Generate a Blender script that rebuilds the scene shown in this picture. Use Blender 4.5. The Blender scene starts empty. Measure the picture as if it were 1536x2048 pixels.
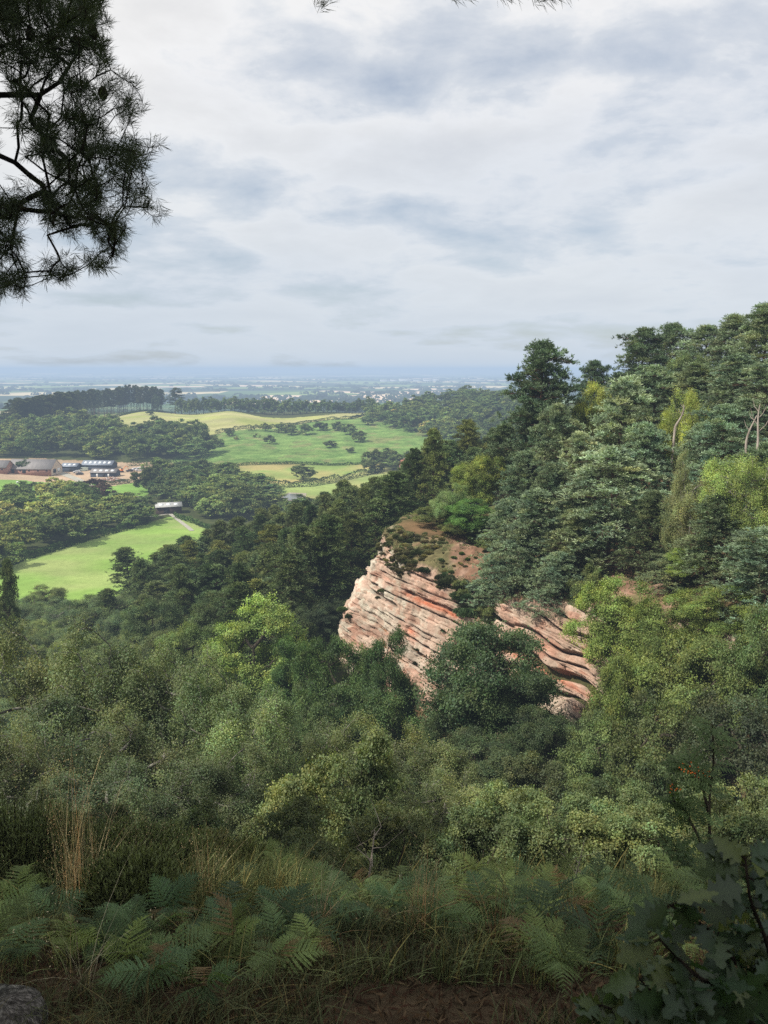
import bpy, math, random, time
import numpy as np
T0 = time.time()
rng = np.random.default_rng(7)
random.seed(7)
S = bpy.context.scene
COL = S.collection
EYE = 60.0
PITCH = math.radians(10.13)
F = 1600.0

# ------------------------------------------------------------------ geometry helpers
def slope(py):                       # drop per metre of distance for a row of the view
    return math.tan(PITCH + math.atan((py - 1024) / F))
def pt(px, py, Y):                   # point at ground distance Y seen in direction px,py
    v = (1024 - py) / F; h = (px - 768) / F
    dy = math.cos(PITCH) + v * math.sin(PITCH)
    dz = -math.sin(PITCH) + v * math.cos(PITCH)
    k = Y / dy
    return np.array([h * k, Y, EYE + dz * k])
def proj(P):
    P = np.asarray(P, float); q = P - np.array([0, 0, EYE])
    f = q[..., 1] * math.cos(PITCH) - q[..., 2] * math.sin(PITCH)
    u = q[..., 1] * math.sin(PITCH) + q[..., 2] * math.cos(PITCH)
    f = np.where(np.abs(f) < 1e-6, 1e-6, f)
    return 768 + F * q[..., 0] / f, 1024 - F * u / f

def hash2(ix, iy, s):
    h = (ix.astype(np.int64) * 374761393 + iy.astype(np.int64) * 668265263 + s * 1274126177) & 0x7fffffff
    h = ((h ^ (h >> 13)) * 1274126177) & 0x7fffffff
    return ((h ^ (h >> 16)) & 0xffff) / 65535.0
def vnoise(x, y, s=0):
    x = np.asarray(x, float); y = np.asarray(y, float)
    ix = np.floor(x); iy = np.floor(y); fx = x - ix; fy = y - iy
    fx = fx * fx * (3 - 2 * fx); fy = fy * fy * (3 - 2 * fy)
    a = hash2(ix, iy, s); b = hash2(ix + 1, iy, s); c = hash2(ix, iy + 1, s); d = hash2(ix + 1, iy + 1, s)
    return (a * (1 - fx) + b * fx) * (1 - fy) + (c * (1 - fx) + d * fx) * fy
def fbm(x, y, o=4, s=0):
    r = 0; a = 0.5; t = 0
    for k in range(o):
        r = r + a * vnoise(x * 2 ** k, y * 2 ** k, s + k * 17); t += a; a *= 0.5
    return r / t

class MB:
    """collects vertices, quads/tris and colours of one mesh"""
    def __init__(s): s.v = []; s.f = []; s.c = []; s.m = []; s.n = 0
    def add(s, v, f, c=(1, 1, 1), m=0):
        v = np.asarray(v, float); f = np.asarray(f, np.int64)
        if len(v) == 0: return
        if f.shape[1] == 3: f = np.concatenate([f, -np.ones((len(f), 1), np.int64)], 1)
        s.f.append(np.where(f < 0, -1, f + s.n)); s.v.append(v); s.n += len(v)
        c = np.asarray(c, float)
        if c.ndim == 1: c = np.tile(c, (len(v), 1))
        s.c.append(c); s.m.append(np.full(len(f), m, np.int32))
    def mesh(s, name, mats, smooth=False):
        V = np.concatenate(s.v); Fc = np.concatenate(s.f); C = np.concatenate(s.c); M = np.concatenate(s.m)
        me = bpy.data.meshes.new(name)
        cnt = np.where(Fc[:, 3] < 0, 3, 4)
        start = np.concatenate([[0], np.cumsum(cnt)[:-1]])
        loops = Fc[Fc >= 0]
        me.vertices.add(len(V)); me.vertices.foreach_set('co', V.astype(np.float32).ravel())
        me.loops.add(len(loops)); me.loops.foreach_set('vertex_index', loops.astype(np.int32))
        me.polygons.add(len(Fc)); me.polygons.foreach_set('loop_start', start.astype(np.int32))
        if len(mats) > 1: me.polygons.foreach_set('material_index', M)
        if smooth: me.polygons.foreach_set('use_smooth', np.ones(len(Fc), bool))
        a = me.color_attributes.new('col', 'FLOAT_COLOR', 'POINT')
        a.data.foreach_set('color', np.concatenate([C, np.ones((len(C), 1))], 1).astype(np.float32).ravel())
        for m in mats: me.materials.append(m)
        me.update(calc_edges=True); me.validate()
        return me

def norm(a): return a / np.maximum(np.linalg.norm(a, axis=-1, keepdims=True), 1e-9)
def rdir(n, r=rng): return norm(r.normal(size=(n, 3)))
def kites(c, d, nrm, L, W, mid=0.45):
    """leaf-shaped quads: centre, long axis, facing, length, width"""
    n = len(c); d = norm(d); w = norm(np.cross(d, nrm))
    L = np.broadcast_to(L, n)[:, None]; W = np.broadcast_to(W, n)[:, None]
    b = c - d * L * 0.5; t = c + d * L * 0.5; q = c + d * L * (mid - 0.5)
    V = np.stack([b, q - w * W * 0.5, t, q + w * W * 0.5], 1).reshape(-1, 3)
    return V, np.arange(n * 4).reshape(n, 4)
def frusta(A, B, ra, rb, sides=4):
    """one tapered stick per edge A->B"""
    n = len(A); d = norm(B - A)
    ref = np.where(np.abs(d[:, 2:3]) > 0.9, np.array([[1., 0, 0]]), np.array([[0, 0, 1.]]))
    u = norm(np.cross(d, ref)); w = np.cross(d, u)
    an = np.arange(sides) * 2 * np.pi / sides
    ring = u[:, None, :] * np.cos(an)[None, :, None] + w[:, None, :] * np.sin(an)[None, :, None]
    ra = np.broadcast_to(ra, n); rb = np.broadcast_to(rb, n)
    V = np.concatenate([A[:, None] + ring * ra[:, None, None], B[:, None] + ring * rb[:, None, None]], 1).reshape(-1, 3)
    i = np.arange(sides); j = (i + 1) % sides
    q = np.stack([i, j, j + sides, i + sides], 1)
    Fc = (q[None] + (np.arange(n) * 2 * sides)[:, None, None]).reshape(-1, 4)
    return V, Fc
def tube(P, R, sides=7):
    P = np.asarray(P, float); R = np.broadcast_to(R, len(P)).astype(float)
    d = norm(np.gradient(P, axis=0))
    ref = np.where(np.abs(d[:, 2:3]) > 0.95, np.array([[1., 0, 0]]), np.array([[0, 0, 1.]]))
    u = norm(np.cross(d, ref))
    for k in range(1, len(u)):
        if np.dot(u[k], u[k - 1]) < 0: u[k] = -u[k]
    w = np.cross(d, u); an = np.arange(sides) * 2 * np.pi / sides
    ring = u[:, None] * np.cos(an)[None, :, None] + w[:, None] * np.sin(an)[None, :, None]
    V = (P[:, None] + ring * R[:, None, None]).reshape(-1, 3)
    f = []
    for k in range(len(P) - 1):
        for i in range(sides):
            j = (i + 1) % sides
            f.append((k * sides + i, k * sides + j, (k + 1) * sides + j, (k + 1) * sides + i))
    return V, np.array(f)
def box(x0, x1, y0, y1, z0, z1):
    V = np.array([[x, y, z] for z in (z0, z1) for y in (y0, y1) for x in (x0, x1)], float)
    return V, np.array([(0, 2, 3, 1), (4, 5, 7, 6), (0, 1, 5, 4), (1, 3, 7, 5), (3, 2, 6, 7), (2, 0, 4, 6)])

# ------------------------------------------------------------------ object helpers
def tag(o, label=None, cat=None, group=None, kind=None):
    if label: o['label'] = label
    if cat: o['category'] = cat
    if group: o['group'] = group
    if kind: o['kind'] = kind
    return o
def obj(name, me, parent=None, loc=(0, 0, 0)):
    o = bpy.data.objects.new(name, me); COL.objects.link(o); o.location = loc
    if parent is not None: o.parent = parent
    return o
def empty(name, loc, rz=0, sc=(1, 1, 1)):
    o = bpy.data.objects.new(name, None); COL.objects.link(o)
    o.location = loc; o.rotation_euler = (0, 0, rz); o.scale = sc; o.empty_display_size = 0.1
    return o

# ------------------------------------------------------------------ materials
def new_mat(name):
    m = bpy.data.materials.new(name); m.use_nodes = True
    nt = m.node_tree; nt.nodes.clear()
    out = nt.nodes.new('ShaderNodeOutputMaterial')
    return m, nt, out
def N(nt, t, **k):
    n = nt.nodes.new(t)
    for a, b in k.items(): setattr(n, a, b)
    return n
def mathn(nt, op, a, b=None):
    n = N(nt, 'ShaderNodeMath', operation=op)
    for i, v in enumerate((a, b)):
        if v is None: continue
        if isinstance(v, (int, float)): n.inputs[i].default_value = v
        else: nt.links.new(v, n.inputs[i])
    return n.outputs[0]
def mulc(nt, a, b, t='MULTIPLY', f=1.0):
    n = N(nt, 'ShaderNodeMix', data_type='RGBA', blend_type=t)
    if isinstance(f, (int, float)): n.inputs[0].default_value = f
    else: nt.links.new(f, n.inputs[0])
    for i, v in ((6, a), (7, b)):
        if isinstance(v, tuple): n.inputs[i].default_value = (*v, 1) if len(v) == 3 else v
        else: nt.links.new(v, n.inputs[i])
    return n.outputs[2]
def ramp(nt, fac, stops):
    r = N(nt, 'ShaderNodeValToRGB'); e = r.color_ramp.elements
    while len(e) < len(stops): e.new(0.5)
    for q, (p, c) in zip(e, stops):
        q.position = p; q.color = (*c, 1) if len(c) == 3 else c
    nt.links.new(fac, r.inputs[0]); return r.outputs[0]

def foliage_mat(name, trans=0.3, gloss=0.06, rough=0.45):
    m, nt, out = new_mat(name); L = nt.links.new
    at = N(nt, 'ShaderNodeAttribute', attribute_name='col')
    oi = N(nt, 'ShaderNodeObjectInfo')
    c = mulc(nt, at.outputs['Color'], oi.outputs['Color'])
    # small drift of tone across a crown
    g = N(nt, 'ShaderNodeNewGeometry'); nz = N(nt, 'ShaderNodeTexNoise'); nz.inputs['Scale'].default_value = 0.45
    nz.inputs['Detail'].default_value = 2.0
    L(g.outputs['Position'], nz.inputs['Vector'])
    c = mulc(nt, c, ramp(nt, nz.outputs['Fac'], [(0.3, (0.72, 0.78, 0.8)), (0.7, (1.3, 1.22, 1.15))]))
    d = N(nt, 'ShaderNodeBsdfDiffuse'); t = N(nt, 'ShaderNodeBsdfTranslucent'); gl = N(nt, 'ShaderNodeBsdfGlossy')
    gl.inputs['Roughness'].default_value = rough; gl.inputs['Color'].default_value = (0.9, 0.95, 1, 1)
    L(c, d.inputs['Color']); L(mulc(nt, c, (1.45, 1.5, 0.6)), t.inputs['Color'])
    a = N(nt, 'ShaderNodeMixShader'); a.inputs[0].default_value = trans
    L(d.outputs[0], a.inputs[1]); L(t.outputs[0], a.inputs[2])
    b = N(nt, 'ShaderNodeMixShader'); b.inputs[0].default_value = gloss
    L(a.outputs[0], b.inputs[1]); L(gl.outputs[0], b.inputs[2])
    L(b.outputs[0], out.inputs['Surface'])
    return m
M_LEAF = foliage_mat('leaf', 0.27, 0.022, 0.6)
M_NEEDLE = foliage_mat('needle', 0.2, 0.015, 0.6)
M_GRASS = foliage_mat('grass_blade', 0.0, 0.01, 0.6)
M_FARLEAF = foliage_mat('far_leaf', 0.2, 0.0, 0.6)

def bark_mat(name, c1, c2, scale=6.0, stretch=0.25):
    m, nt, out = new_mat(name); L = nt.links.new
    tc = N(nt, 'ShaderNodeTexCoord'); mp = N(nt, 'ShaderNodeMapping'); mp.inputs['Scale'].default_value = (1, 1, stretch)
    L(tc.outputs['Object'], mp.inputs['Vector'])
    nz = N(nt, 'ShaderNodeTexNoise'); nz.inputs['Scale'].default_value = scale; nz.inputs['Detail'].default_value = 6
    L(mp.outputs[0], nz.inputs['Vector'])
    c = ramp(nt, nz.outputs['Fac'], [(0.35, c1), (0.65, c2)])
    p = N(nt, 'ShaderNodeBsdfDiffuse'); p.inputs['Roughness'].default_value = 0.8; L(c, p.inputs['Color'])
    bm = N(nt, 'ShaderNodeBump'); bm.inputs['Strength'].default_value = 0.6; bm.inputs['Distance'].default_value = 0.03
    L(nz.outputs['Fac'], bm.inputs['Height']); L(bm.outputs[0], p.inputs['Normal'])
    L(p.outputs[0], out.inputs['Surface'])
    return m
M_BARK = bark_mat('oak_bark', (0.035, 0.028, 0.02), (0.10, 0.085, 0.065))
M_PINEBARK = bark_mat('pine_bark', (0.06, 0.035, 0.025), (0.19, 0.11, 0.075))
M_BIRCH = bark_mat('birch_bark', (0.06, 0.05, 0.04), (0.34, 0.32, 0.28), 3.0, 1.5)
M_TWIG = bark_mat('dark_twig', (0.012, 0.01, 0.008), (0.035, 0.028, 0.022), 20)
M_DEAD = bark_mat('dead_wood', (0.30, 0.25, 0.2), (0.55, 0.48, 0.42), 3.0)

def plain_mat(name, col, rough=0.85, var=0.25, scale=3.0, spec=0.2, stretch=(1, 1, 1)):
    m, nt, out = new_mat(name); L = nt.links.new
    tc = N(nt, 'ShaderNodeTexCoord'); mp = N(nt, 'ShaderNodeMapping'); mp.inputs['Scale'].default_value = stretch
    L(tc.outputs['Object'], mp.inputs['Vector'])
    nz = N(nt, 'ShaderNodeTexNoise'); nz.inputs['Scale'].default_value = scale; nz.inputs['Detail'].default_value = 5
    L(mp.outputs[0], nz.inputs['Vector'])
    c = mulc(nt, tuple(col), ramp(nt, nz.outputs['Fac'], [(0.3, (1 - var,) * 3), (0.7, (1 + var,) * 3)]))
    p = N(nt, 'ShaderNodeBsdfPrincipled'); p.inputs['Roughness'].default_value = rough
    p.inputs['Specular IOR Level'].default_value = spec
    L(c, p.inputs['Base Color']); L(p.outputs[0], out.inputs['Surface'])
    return m

def ground_mat(name, scale1=0.05, scale2=1.5, var=0.25, bump=0.0, extra=None):
    m, nt, out = new_mat(name); L = nt.links.new
    at = N(nt, 'ShaderNodeAttribute', attribute_name='col'); g = N(nt, 'ShaderNodeNewGeometry')
    n1 = N(nt, 'ShaderNodeTexNoise'); n1.inputs['Scale'].default_value = scale1; n1.inputs['Detail'].default_value = 6
    n2 = N(nt, 'ShaderNodeTexNoise'); n2.inputs['Scale'].default_value = scale2; n2.inputs['Detail'].default_value = 8
    n2.inputs['Roughness'].default_value = 0.7
    L(g.outputs['Position'], n1.inputs['Vector']); L(g.outputs['Position'], n2.inputs['Vector'])
    c = mulc(nt, at.outputs['Color'], ramp(nt, n1.outputs['Fac'], [(0.3, (1 - var, 1 - var * .8, 1 - var)), (0.7, (1 + var, 1 + var * .7, 1 + var * .6))]))
    c = mulc(nt, c, ramp(nt, n2.outputs['Fac'], [(0.3, (1 - var,) * 3), (0.7, (1 + var,) * 3)]))
    d = N(nt, 'ShaderNodeBsdfDiffuse'); d.inputs['Roughness'].default_value = 0.9; L(c, d.inputs['Color'])
    if bump:
        bm = N(nt, 'ShaderNodeBump'); bm.inputs['Strength'].default_value = 0.8; bm.inputs['Distance'].default_value = bump
        L(n2.outputs['Fac'], bm.inputs['Height']); L(bm.outputs[0], d.inputs['Normal'])
    L(d.outputs[0], out.inputs['Surface'])
    return m

# ------------------------------------------------------------------ terrain height
CP = []                               # ground control points (x, y, z)
def W_(x, y, z): CP.append((x, y, z))
def G(px, py, Y): CP.append(tuple(pt(px, py, Y)))
for x in (-8, -3, 0, 3, 8): 
    W_(x, -3, 58.9); W_(x, 0, 58.3); W_(x, 2, 58.0 - 0.01 * abs(x)); W_(x, 5, 56.3)
for x in (-30, -10, 10, 30): W_(x, -12, 62.0); W_(x * 2, -50, 78.0); W_(x * 8, -250, 70)
for x, z in ((-20, 51.5), (-8, 52.5), (0, 52.6), (8, 52.9), (18, 53.5)): W_(x, 10, z)
for x, z in ((-40, 42), (-25, 43.5), (-10, 45), (0, 45.3), (10, 45.8), (22, 48), (40, 56)): W_(x, 20, z)
for x, z in ((-60, 26), (-30, 29.5), (-15, 31.5), (0, 33), (12, 34.5), (24, 40), (45, 53)): W_(x, 40, z)
for x, z in ((-80, 12), (-50, 16), (-30, 19.5), (-12, 24), (3, 27), (14, 29.8), (40, 47), (60, 56)): W_(x, 60, z)
for x, z in ((-90, 6), (-55, 9), (-30, 14.5), (-14, 18)): W_(x, 85, z)
CRAG = [  # top, base, cap:  (px,py,Y)
    ((812, 1050, 108), (725, 1235, 113), (850, 1030, 114)),
    ((782, 1062, 101), (675, 1275, 104), (830, 1036, 109)),
    ((768, 1072, 96), (664, 1300, 96), (825, 1043, 105)),
    ((795, 1118, 91), (735, 1430, 86), (850, 1048, 102)),
    ((868, 1142, 87), (850, 1470, 77), (920, 1062, 98)),
    ((985, 1215, 80), (1000, 1500, 69), (1000, 1085, 93)),
    ((1110, 1205, 74), (1130, 1490, 64), (1125, 1110, 86)),
    ((1215, 1225, 68), (1215, 1480, 61), (1235, 1130, 80)),
    ((1350, 1250, 60), (1350, 1510, 56), (1370, 1160, 73)),
    ((1480, 1270, 53), (1480, 1530, 50), (1510, 1190, 66)),
]
for t, b, c in CRAG[2:]:
    q = pt(*t); W_(q[0] + .6, q[1] + 1.6, q[2] - 0.9)
    q = pt(*b); W_(*q)
    q = pt(*c); W_(q[0], q[1], q[2] + .25)
W_(-12, 100, 22.5); W_(-8, 112, 23.5); W_(-2, 118, 27); W_(-16, 125, 17)
W_(-25, 110, 15); W_(-45, 120, 9); W_(-70, 120, 6); W_(-100, 120, 3)
W_(-20, 150, 15); W_(-40, 170, 9); W_(-60, 180, 4); W_(-10, 150, 20); W_(3, 160, 23); W_(12, 170, 26)
W_(22, 150, 34); W_(22, 110, 42.5); W_(19, 97, 42.2); W_(30, 100, 46); W_(40, 110, 50); W_(55, 110, 53); W_(36, 80, 48.5); W_(28, 66, 43.5)
W_(32, 120, 46.5); W_(50, 95, 53); W_(60, 80, 56); W_(60, 150, 46); W_(100, 150, 52); W_(110, 90, 60); W_(100, 40, 62)
for x, z in ((-200, 0), (-110, 0), (-80, 0.5), (-45, 3), (-20, 7), (10, 12), (40, 20), (80, 26), (140, 32)): W_(x, 225, z)
for x, z in ((-250, 0), (-150, 0), (-80, 0), (-30, 0.5), (20, 3), (70, 9), (130, 15), (220, 22)): W_(x, 300, z)
for x, z in ((-300, 0), (-150, 0), (-60, 0), (0, 0), (60, 2), (130, 7), (250, 14)): W_(x, 400, z)
for x, z in ((-350, 1), (-200, 0), (-120, 0), (-30, 0.5), (30, 2), (90, 6), (180, 12), (320, 20)): W_(x, 470, z)
for x, z in ((-400, 4), (-200, 3.5), (-120, 4), (-60, 5), (0, 6.5), (60, 10), (150, 18), (350, 24)): W_(x, 545, z)
for x, z in ((-420, 10), (-250, 11), (-150, 10.5), (-80, 10), (0, 12.5), (50, 17), (90, 24), (200, 28)): W_(x, 650, z)
for x, z in ((-500, 12), (-320, 15), (-230, 19), (-150, 19.5), (-60, 17.5), (0, 18.5), (60, 26), (90, 29), (200, 30)): W_(x, 780, z)
for x, z in ((-550, 9), (-300, 13), (-150, 15), (0, 15), (90, 22), (250, 22)): W_(x, 860, z)
for x in (-500, -200, 0, 200, 500): W_(x * 1.2, 1000, 2); W_(x * 1.6, 1300, -14); W_(x * 2, 1700, -20); W_(x*3, 2600, -20)
for a in range(60, 301, 30):
    r_ = 900; W_(r_ * math.sin(math.radians(a)), r_ * math.cos(math.radians(a)), 20)
CP = np.array(CP)
def warp(x, y):
    R = np.hypot(x, y); k = np.log1p(R / 8.0) / np.maximum(R, 1e-6)
    return np.stack([x * k, y * k], -1)
def U_(r2): return np.where(r2 > 1e-12, r2 * np.log(np.maximum(r2, 1e-12)), 0)
_q = warp(CP[:, 0], CP[:, 1]); _n = len(_q)
_K = U_(((_q[:, None] - _q[None]) ** 2).sum(-1)) + np.eye(_n) * 2e-4
_P = np.concatenate([np.ones((_n, 1)), _q], 1)
_A = np.block([[_K, _P], [_P.T, np.zeros((3, 3))]])
_w = np.linalg.solve(_A, np.concatenate([CP[:, 2], np.zeros(3)]))
def H(x, y):
    x = np.asarray(x, float); y = np.asarray(y, float); sh = x.shape
    xf = x.ravel(); yf = y.ravel(); out = np.empty(len(xf))
    for i in range(0, len(xf), 40000):
        q = warp(xf[i:i + 40000], yf[i:i + 40000])
        K = U_(((q[:, None] - _q[None]) ** 2).sum(-1))
        out[i:i + 40000] = K @ _w[:_n] + _w[_n] + q @ _w[_n + 1:]
    R = np.hypot(xf, yf)
    t = np.clip((R - 1300) / 900, 0, 1); t = t * t * (3 - 2 * t)
    hill = 95 * np.exp(-((R - 21000) / 2600) ** 2) * (0.35 + 0.9 * fbm(xf / 4200 + 3, yf / 9000, 3, 5)) * (0.6 + 0.4 * np.clip(0.5 - xf / 12000, 0, 1)) \
        + 50 * np.exp(-((R - 12500) / 1500) ** 2) * fbm(xf / 2500 + 9, yf / 5000, 3, 8) * np.clip(0.6 - xf / 5000, 0, 1)
    out = out * (1 - t) + (-20 + 7 * (fbm(xf / 900, yf / 900, 3, 3) - .5) + hill) * t
    sc = np.clip(R, 2, 300) / 60.0
    out = out + (fbm(xf / (3 * sc + .6), yf / (3 * sc + .6), 3, 11) - .5) * 0.16 * np.minimum(sc, 2.0)
    return out.reshape(sh)
def h1(x, y): return float(H(np.array([x]), np.array([y]))[0])
def hit(px, py, y0=30.0, y1=3000.0):   # where the line of sight meets the ground beyond y0
    Y = np.exp(np.linspace(math.log(y0), math.log(y1), 900))
    p = pt(px, py, 1.0) - np.array([0, 0, EYE])
    X = p[0] * Y; Z = EYE + p[2] * Y
    d = Z - H(X, Y); k = np.argmax(d < 0)
    if d[k] >= 0: k = len(Y) - 1
    return np.array([X[k], Y[k]])
def inpoly(x, y, P):
    P = np.asarray(P); r = np.zeros(x.shape, bool); j = len(P) - 1
    for i in range(len(P)):
        xi, yi = P[i]; xj, yj = P[j]
        c = ((yi > y) != (yj > y)) & (x < (xj - xi) * (y - yi) / (yj - yi + 1e-12) + xi)
        r ^= c; j = i
    return r
def gpoly(pts, y0=200.0, y1=850.0): return np.array([hit(a, b, y0, y1) for a, b in pts])

# land parcels, as polygons on the ground
PARCELS = [
 ('hay_field', gpoly([(160,842),(215,829),(290,823),(380,826),(520,834),(650,831),(745,820),(735,833),(640,843),(575,850),(555,858),(450,866),(300,868),(200,852)], 520), (0.38, 0.37, 0.165)),
 ('bracken_hillock', gpoly([(165,828),(215,812),(310,806),(345,822),(290,823),(215,829),(160,842)], 560), (0.14, 0.21, 0.075)),
 ('bracken_slope', gpoly([(340,924),(400,890),(450,862),(560,856),(640,842),(760,835),(900,880),(980,905),(880,922),(760,927),(560,926),(440,930),(400,938)], 430), (0.155, 0.25, 0.075)),
 ('rough_meadow', gpoly([(400,938),(440,930),(560,926),(760,927),(765,936),(640,962),(560,970),(500,968),(430,950)], 400), (0.36, 0.31, 0.13)),
 ('pond_meadow', gpoly([(500,968),(560,970),(640,962),(765,936),(800,945),(740,1010),(650,1030),(540,1015)], 340), (0.26, 0.33, 0.11)),
 ('farm_yard', gpoly([(-80,918),(100,918),(250,926),(345,926),(350,948),(285,962),(235,972),(150,968),(60,962),(-80,961)], 400), (0.47, 0.35, 0.24)),
 ('green_field', gpoly([(-120,961),(60,962),(150,968),(285,962),(300,975),(260,1020),(60,1030),(-120,1025)], 340), (0.20, 0.34, 0.08)),
 ('pasture', gpoly([(10,1128),(130,1095),(300,1045),(345,1034),(385,1040),(420,1070),(300,1140),(240,1190),(60,1215),(-60,1215),(-60,1150)], 190), (0.23, 0.36, 0.085)),
]
POND = gpoly([(566,994),(580,988),(606,989),(604,997),(585,1001),(568,999)], 340)
TRACKS = [(gpoly([(300,1034),(340,1028),(356,1040),(372,1052),(384,1062)], 250), .9), (gpoly([(120,945),(150,957),(185,975)], 400), 2.2)]

# terrain mesh: a fan of rings out to the horizon
def build_terrain():
    ang = np.concatenate([np.linspace(-180, -44, 30)[:-1], np.linspace(-44, -28, 60)[:-1], np.linspace(-28, 28, 640), np.linspace(28, 44, 60)[1:], np.linspace(44, 180, 30)[1:]])
    # radial spacing refined between 200 m and 900 m
    r = [0.6]
    while r[-1] < 27000:
        q = r[-1]
        st = 0.035 if q < 3 else 0.018 if q < 60 else 0.014 if q < 200 else 0.0068 if q < 900 else 0.02 if q < 4000 else 0.03
        r.append(q * (1 + st))
    r = np.array([0.0] + r)
    A, R = np.meshgrid(np.radians(ang), r)
    X = R * np.sin(A); Y = R * np.cos(A); Z = H(X, Y)
    V = np.stack([X, Y, Z], -1).reshape(-1, 3); nr, na = X.shape
    i = np.arange(nr - 1)[:, None] * na + np.arange(na - 1)[None]
    Q = np.stack([i, i + 1, i + na + 1, i + na], -1).reshape(-1, 4)[:, ::-1]
    fc = V[Q].mean(1)
    x, y = V[:, 0], V[:, 1]; rad = np.hypot(x, y)
    n1 = fbm(x / 30, y / 30, 4, 21); n2 = fbm(x / 4, y / 4, 3, 31)
    # base: woodland floor; near bank bare earth and litter
    C = np.stack([0.055 + 0.03 * n1, 0.06 + 0.045 * n1, 0.03 + 0.01 * n1], 1)
    near = np.clip(1 - rad / 14, 0, 1)[:, None]
    earth = np.stack([0.048 + .05 * n2, 0.034 + .03 * n2, 0.027 + .02 * n2], 1)
    C = C * (1 - near) + earth * near
    crag = (np.clip(1 - np.abs(y - 88) / 22, 0, 1) * np.clip((x + 6) / 6, 0, 1))[:, None]
    C = C * (1 - crag) + np.array([[0.24, 0.14, 0.085]]) * (0.7 + .6 * n2[:, None]) * crag
    right = (np.clip((x - 14) / 12, 0, 1) * (rad < 200) * (rad > 20))[:, None]
    C = C * (1 - right * .7) + np.array([[0.13, 0.085, 0.05]]) * right * .7
    far = np.clip((rad - 1000) / 250, 0, 1)[:, None]
    C = C * (1 - far) + np.array([[1., 1., 1.]]) * far
    cls = np.zeros(len(Q), int)
    cls[np.hypot(fc[:, 0], fc[:, 1]) > 1050] = 90
    for k, (nm, P, c) in enumerate(PARCELS):
        jx = fc[:, 0] + (fbm(fc[:, 0] / 8, fc[:, 1] / 8, 2, 5) - .5) * 5; jy = fc[:, 1] + (fbm(fc[:, 0] / 8, fc[:, 1] / 8, 2, 6) - .5) * 5
        m = inpoly(jx, jy, P) & (cls == 0) & (fc[:, 1] > 190); cls[m] = k + 1
        vm = inpoly(x, y, P * 1.0) | False
        idx = np.unique(Q[m])
        streak = fbm((x[idx] * .8 + y[idx] * .2) / 60, (y[idx]) / 14, 3, 40 + k)
        fine = fbm(x[idx] / 3, y[idx] / 3, 2, 70 + k)
        sh = (0.72 + 0.56 * streak)[:, None] * (0.9 + .2 * fine)[:, None]
        cc = np.array([c]) * sh
        if nm in ('rough_meadow', 'pond_meadow', 'hay_field', 'pasture'):
            t = np.clip((fbm(x[idx] / 35, y[idx] / 22, 3, 90 + k) - .42) * 4, 0, 1)[:, None]
            alt = {'rough_meadow': (0.22, 0.30, 0.09), 'pond_meadow': (0.30, 0.30, 0.12), 'hay_field': (0.33, 0.36, 0.11), 'pasture': (0.30, 0.37, 0.13)}[nm]
            cc = cc * (1 - t) + np.array([alt]) * sh * t
        if nm.startswith('bracken'):
            t = np.clip((fbm(x[idx] / 9, y[idx] / 9, 3, 60) - .56) * 6, 0, 1)[:, None]
            cc = cc * (1 - t * .6) + np.array([[0.22, 0.2, 0.10]]) * t * .6
        C[idx] = cc
    mats = {'n': ground_mat('earth', 0.6, 14, 0.35, 0.02), 'g': ground_mat('turf', 0.03, 0.6, 0.14, 0.25), 'b': ground_mat('bracken', 0.1, 0.8, 0.38, 0.8)}
    # plain: a quilt of far fields
    m, nt, out = new_mat('plain_fields'); L = nt.links.new
    g = N(nt, 'ShaderNodeNewGeometry'); mp = N(nt, 'ShaderNodeMapping'); mp.inputs['Scale'].default_value = (1 / 230, 1 / 330, 0); mp.inputs['Rotation'].default_value = (0, 0, 0.3)
    L(g.outputs['Position'], mp.inputs['Vector'])
    vo = N(nt, 'ShaderNodeTexVoronoi'); vo.inputs['Scale'].default_value = 1.0; L(mp.outputs[0], vo.inputs['Vector'])
    sep = N(nt, 'ShaderNodeSeparateColor'); L(vo.outputs['Color'], sep.inputs[0])
    c = ramp(nt, sep.outputs[0], [(0.0, (0.05, 0.08, 0.03)), (0.3, (0.09, 0.15, 0.05)), (0.5, (0.22, 0.29, 0.1)), (0.68, (0.10, 0.16, 0.06)), (0.74, (0.62, 0.52, 0.32)), (0.90, (0.75, 0.58, 0.42))])
    c.node.color_ramp.interpolation = 'CONSTANT'
    nz = N(nt, 'ShaderNodeTexNoise'); nz.inputs['Scale'].default_value = 1 / 1400; nz.inputs['Detail'].default_value = 4
    L(g.outputs['Position'], nz.inputs['Vector'])
    c = mulc(nt, c, ramp(nt, nz.outputs['Fac'], [(0.42, (0.05, 0.075, 0.04)), (0.5, (1, 1, 1))]), 'MIX', 0.0)
    dk = ramp(nt, nz.outputs['Fac'], [(0.42, (1, 1, 1)), (0.48, (0, 0, 0))])
    c = mulc(nt, c, (0.045, 0.07, 0.035), 'MIX', dk)
    dd = N(nt, 'ShaderNodeBsdfDiffuse'); L(c, dd.inputs['Color']); L(dd.outputs[0], out.inputs['Surface'])
    def part(name, mask, mat):
        q = Q[mask]
        if not len(q): return
        u, inv = np.unique(q, return_inverse=True)
        b = MB(); b.add(V[u], inv.reshape(q.shape), C[u])
        o = obj(name, b.mesh(name, [mat], smooth=True)); tag(o, kind='structure'); return o
    part('ground', cls == 0, mats['n'])
    part('plain', cls == 90, m)
    for k, (nm, P, c) in enumerate(PARCELS): part(nm, cls == k + 1, mats['b'] if nm.startswith('bracken') else mats['g'])
build_terrain()

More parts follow.
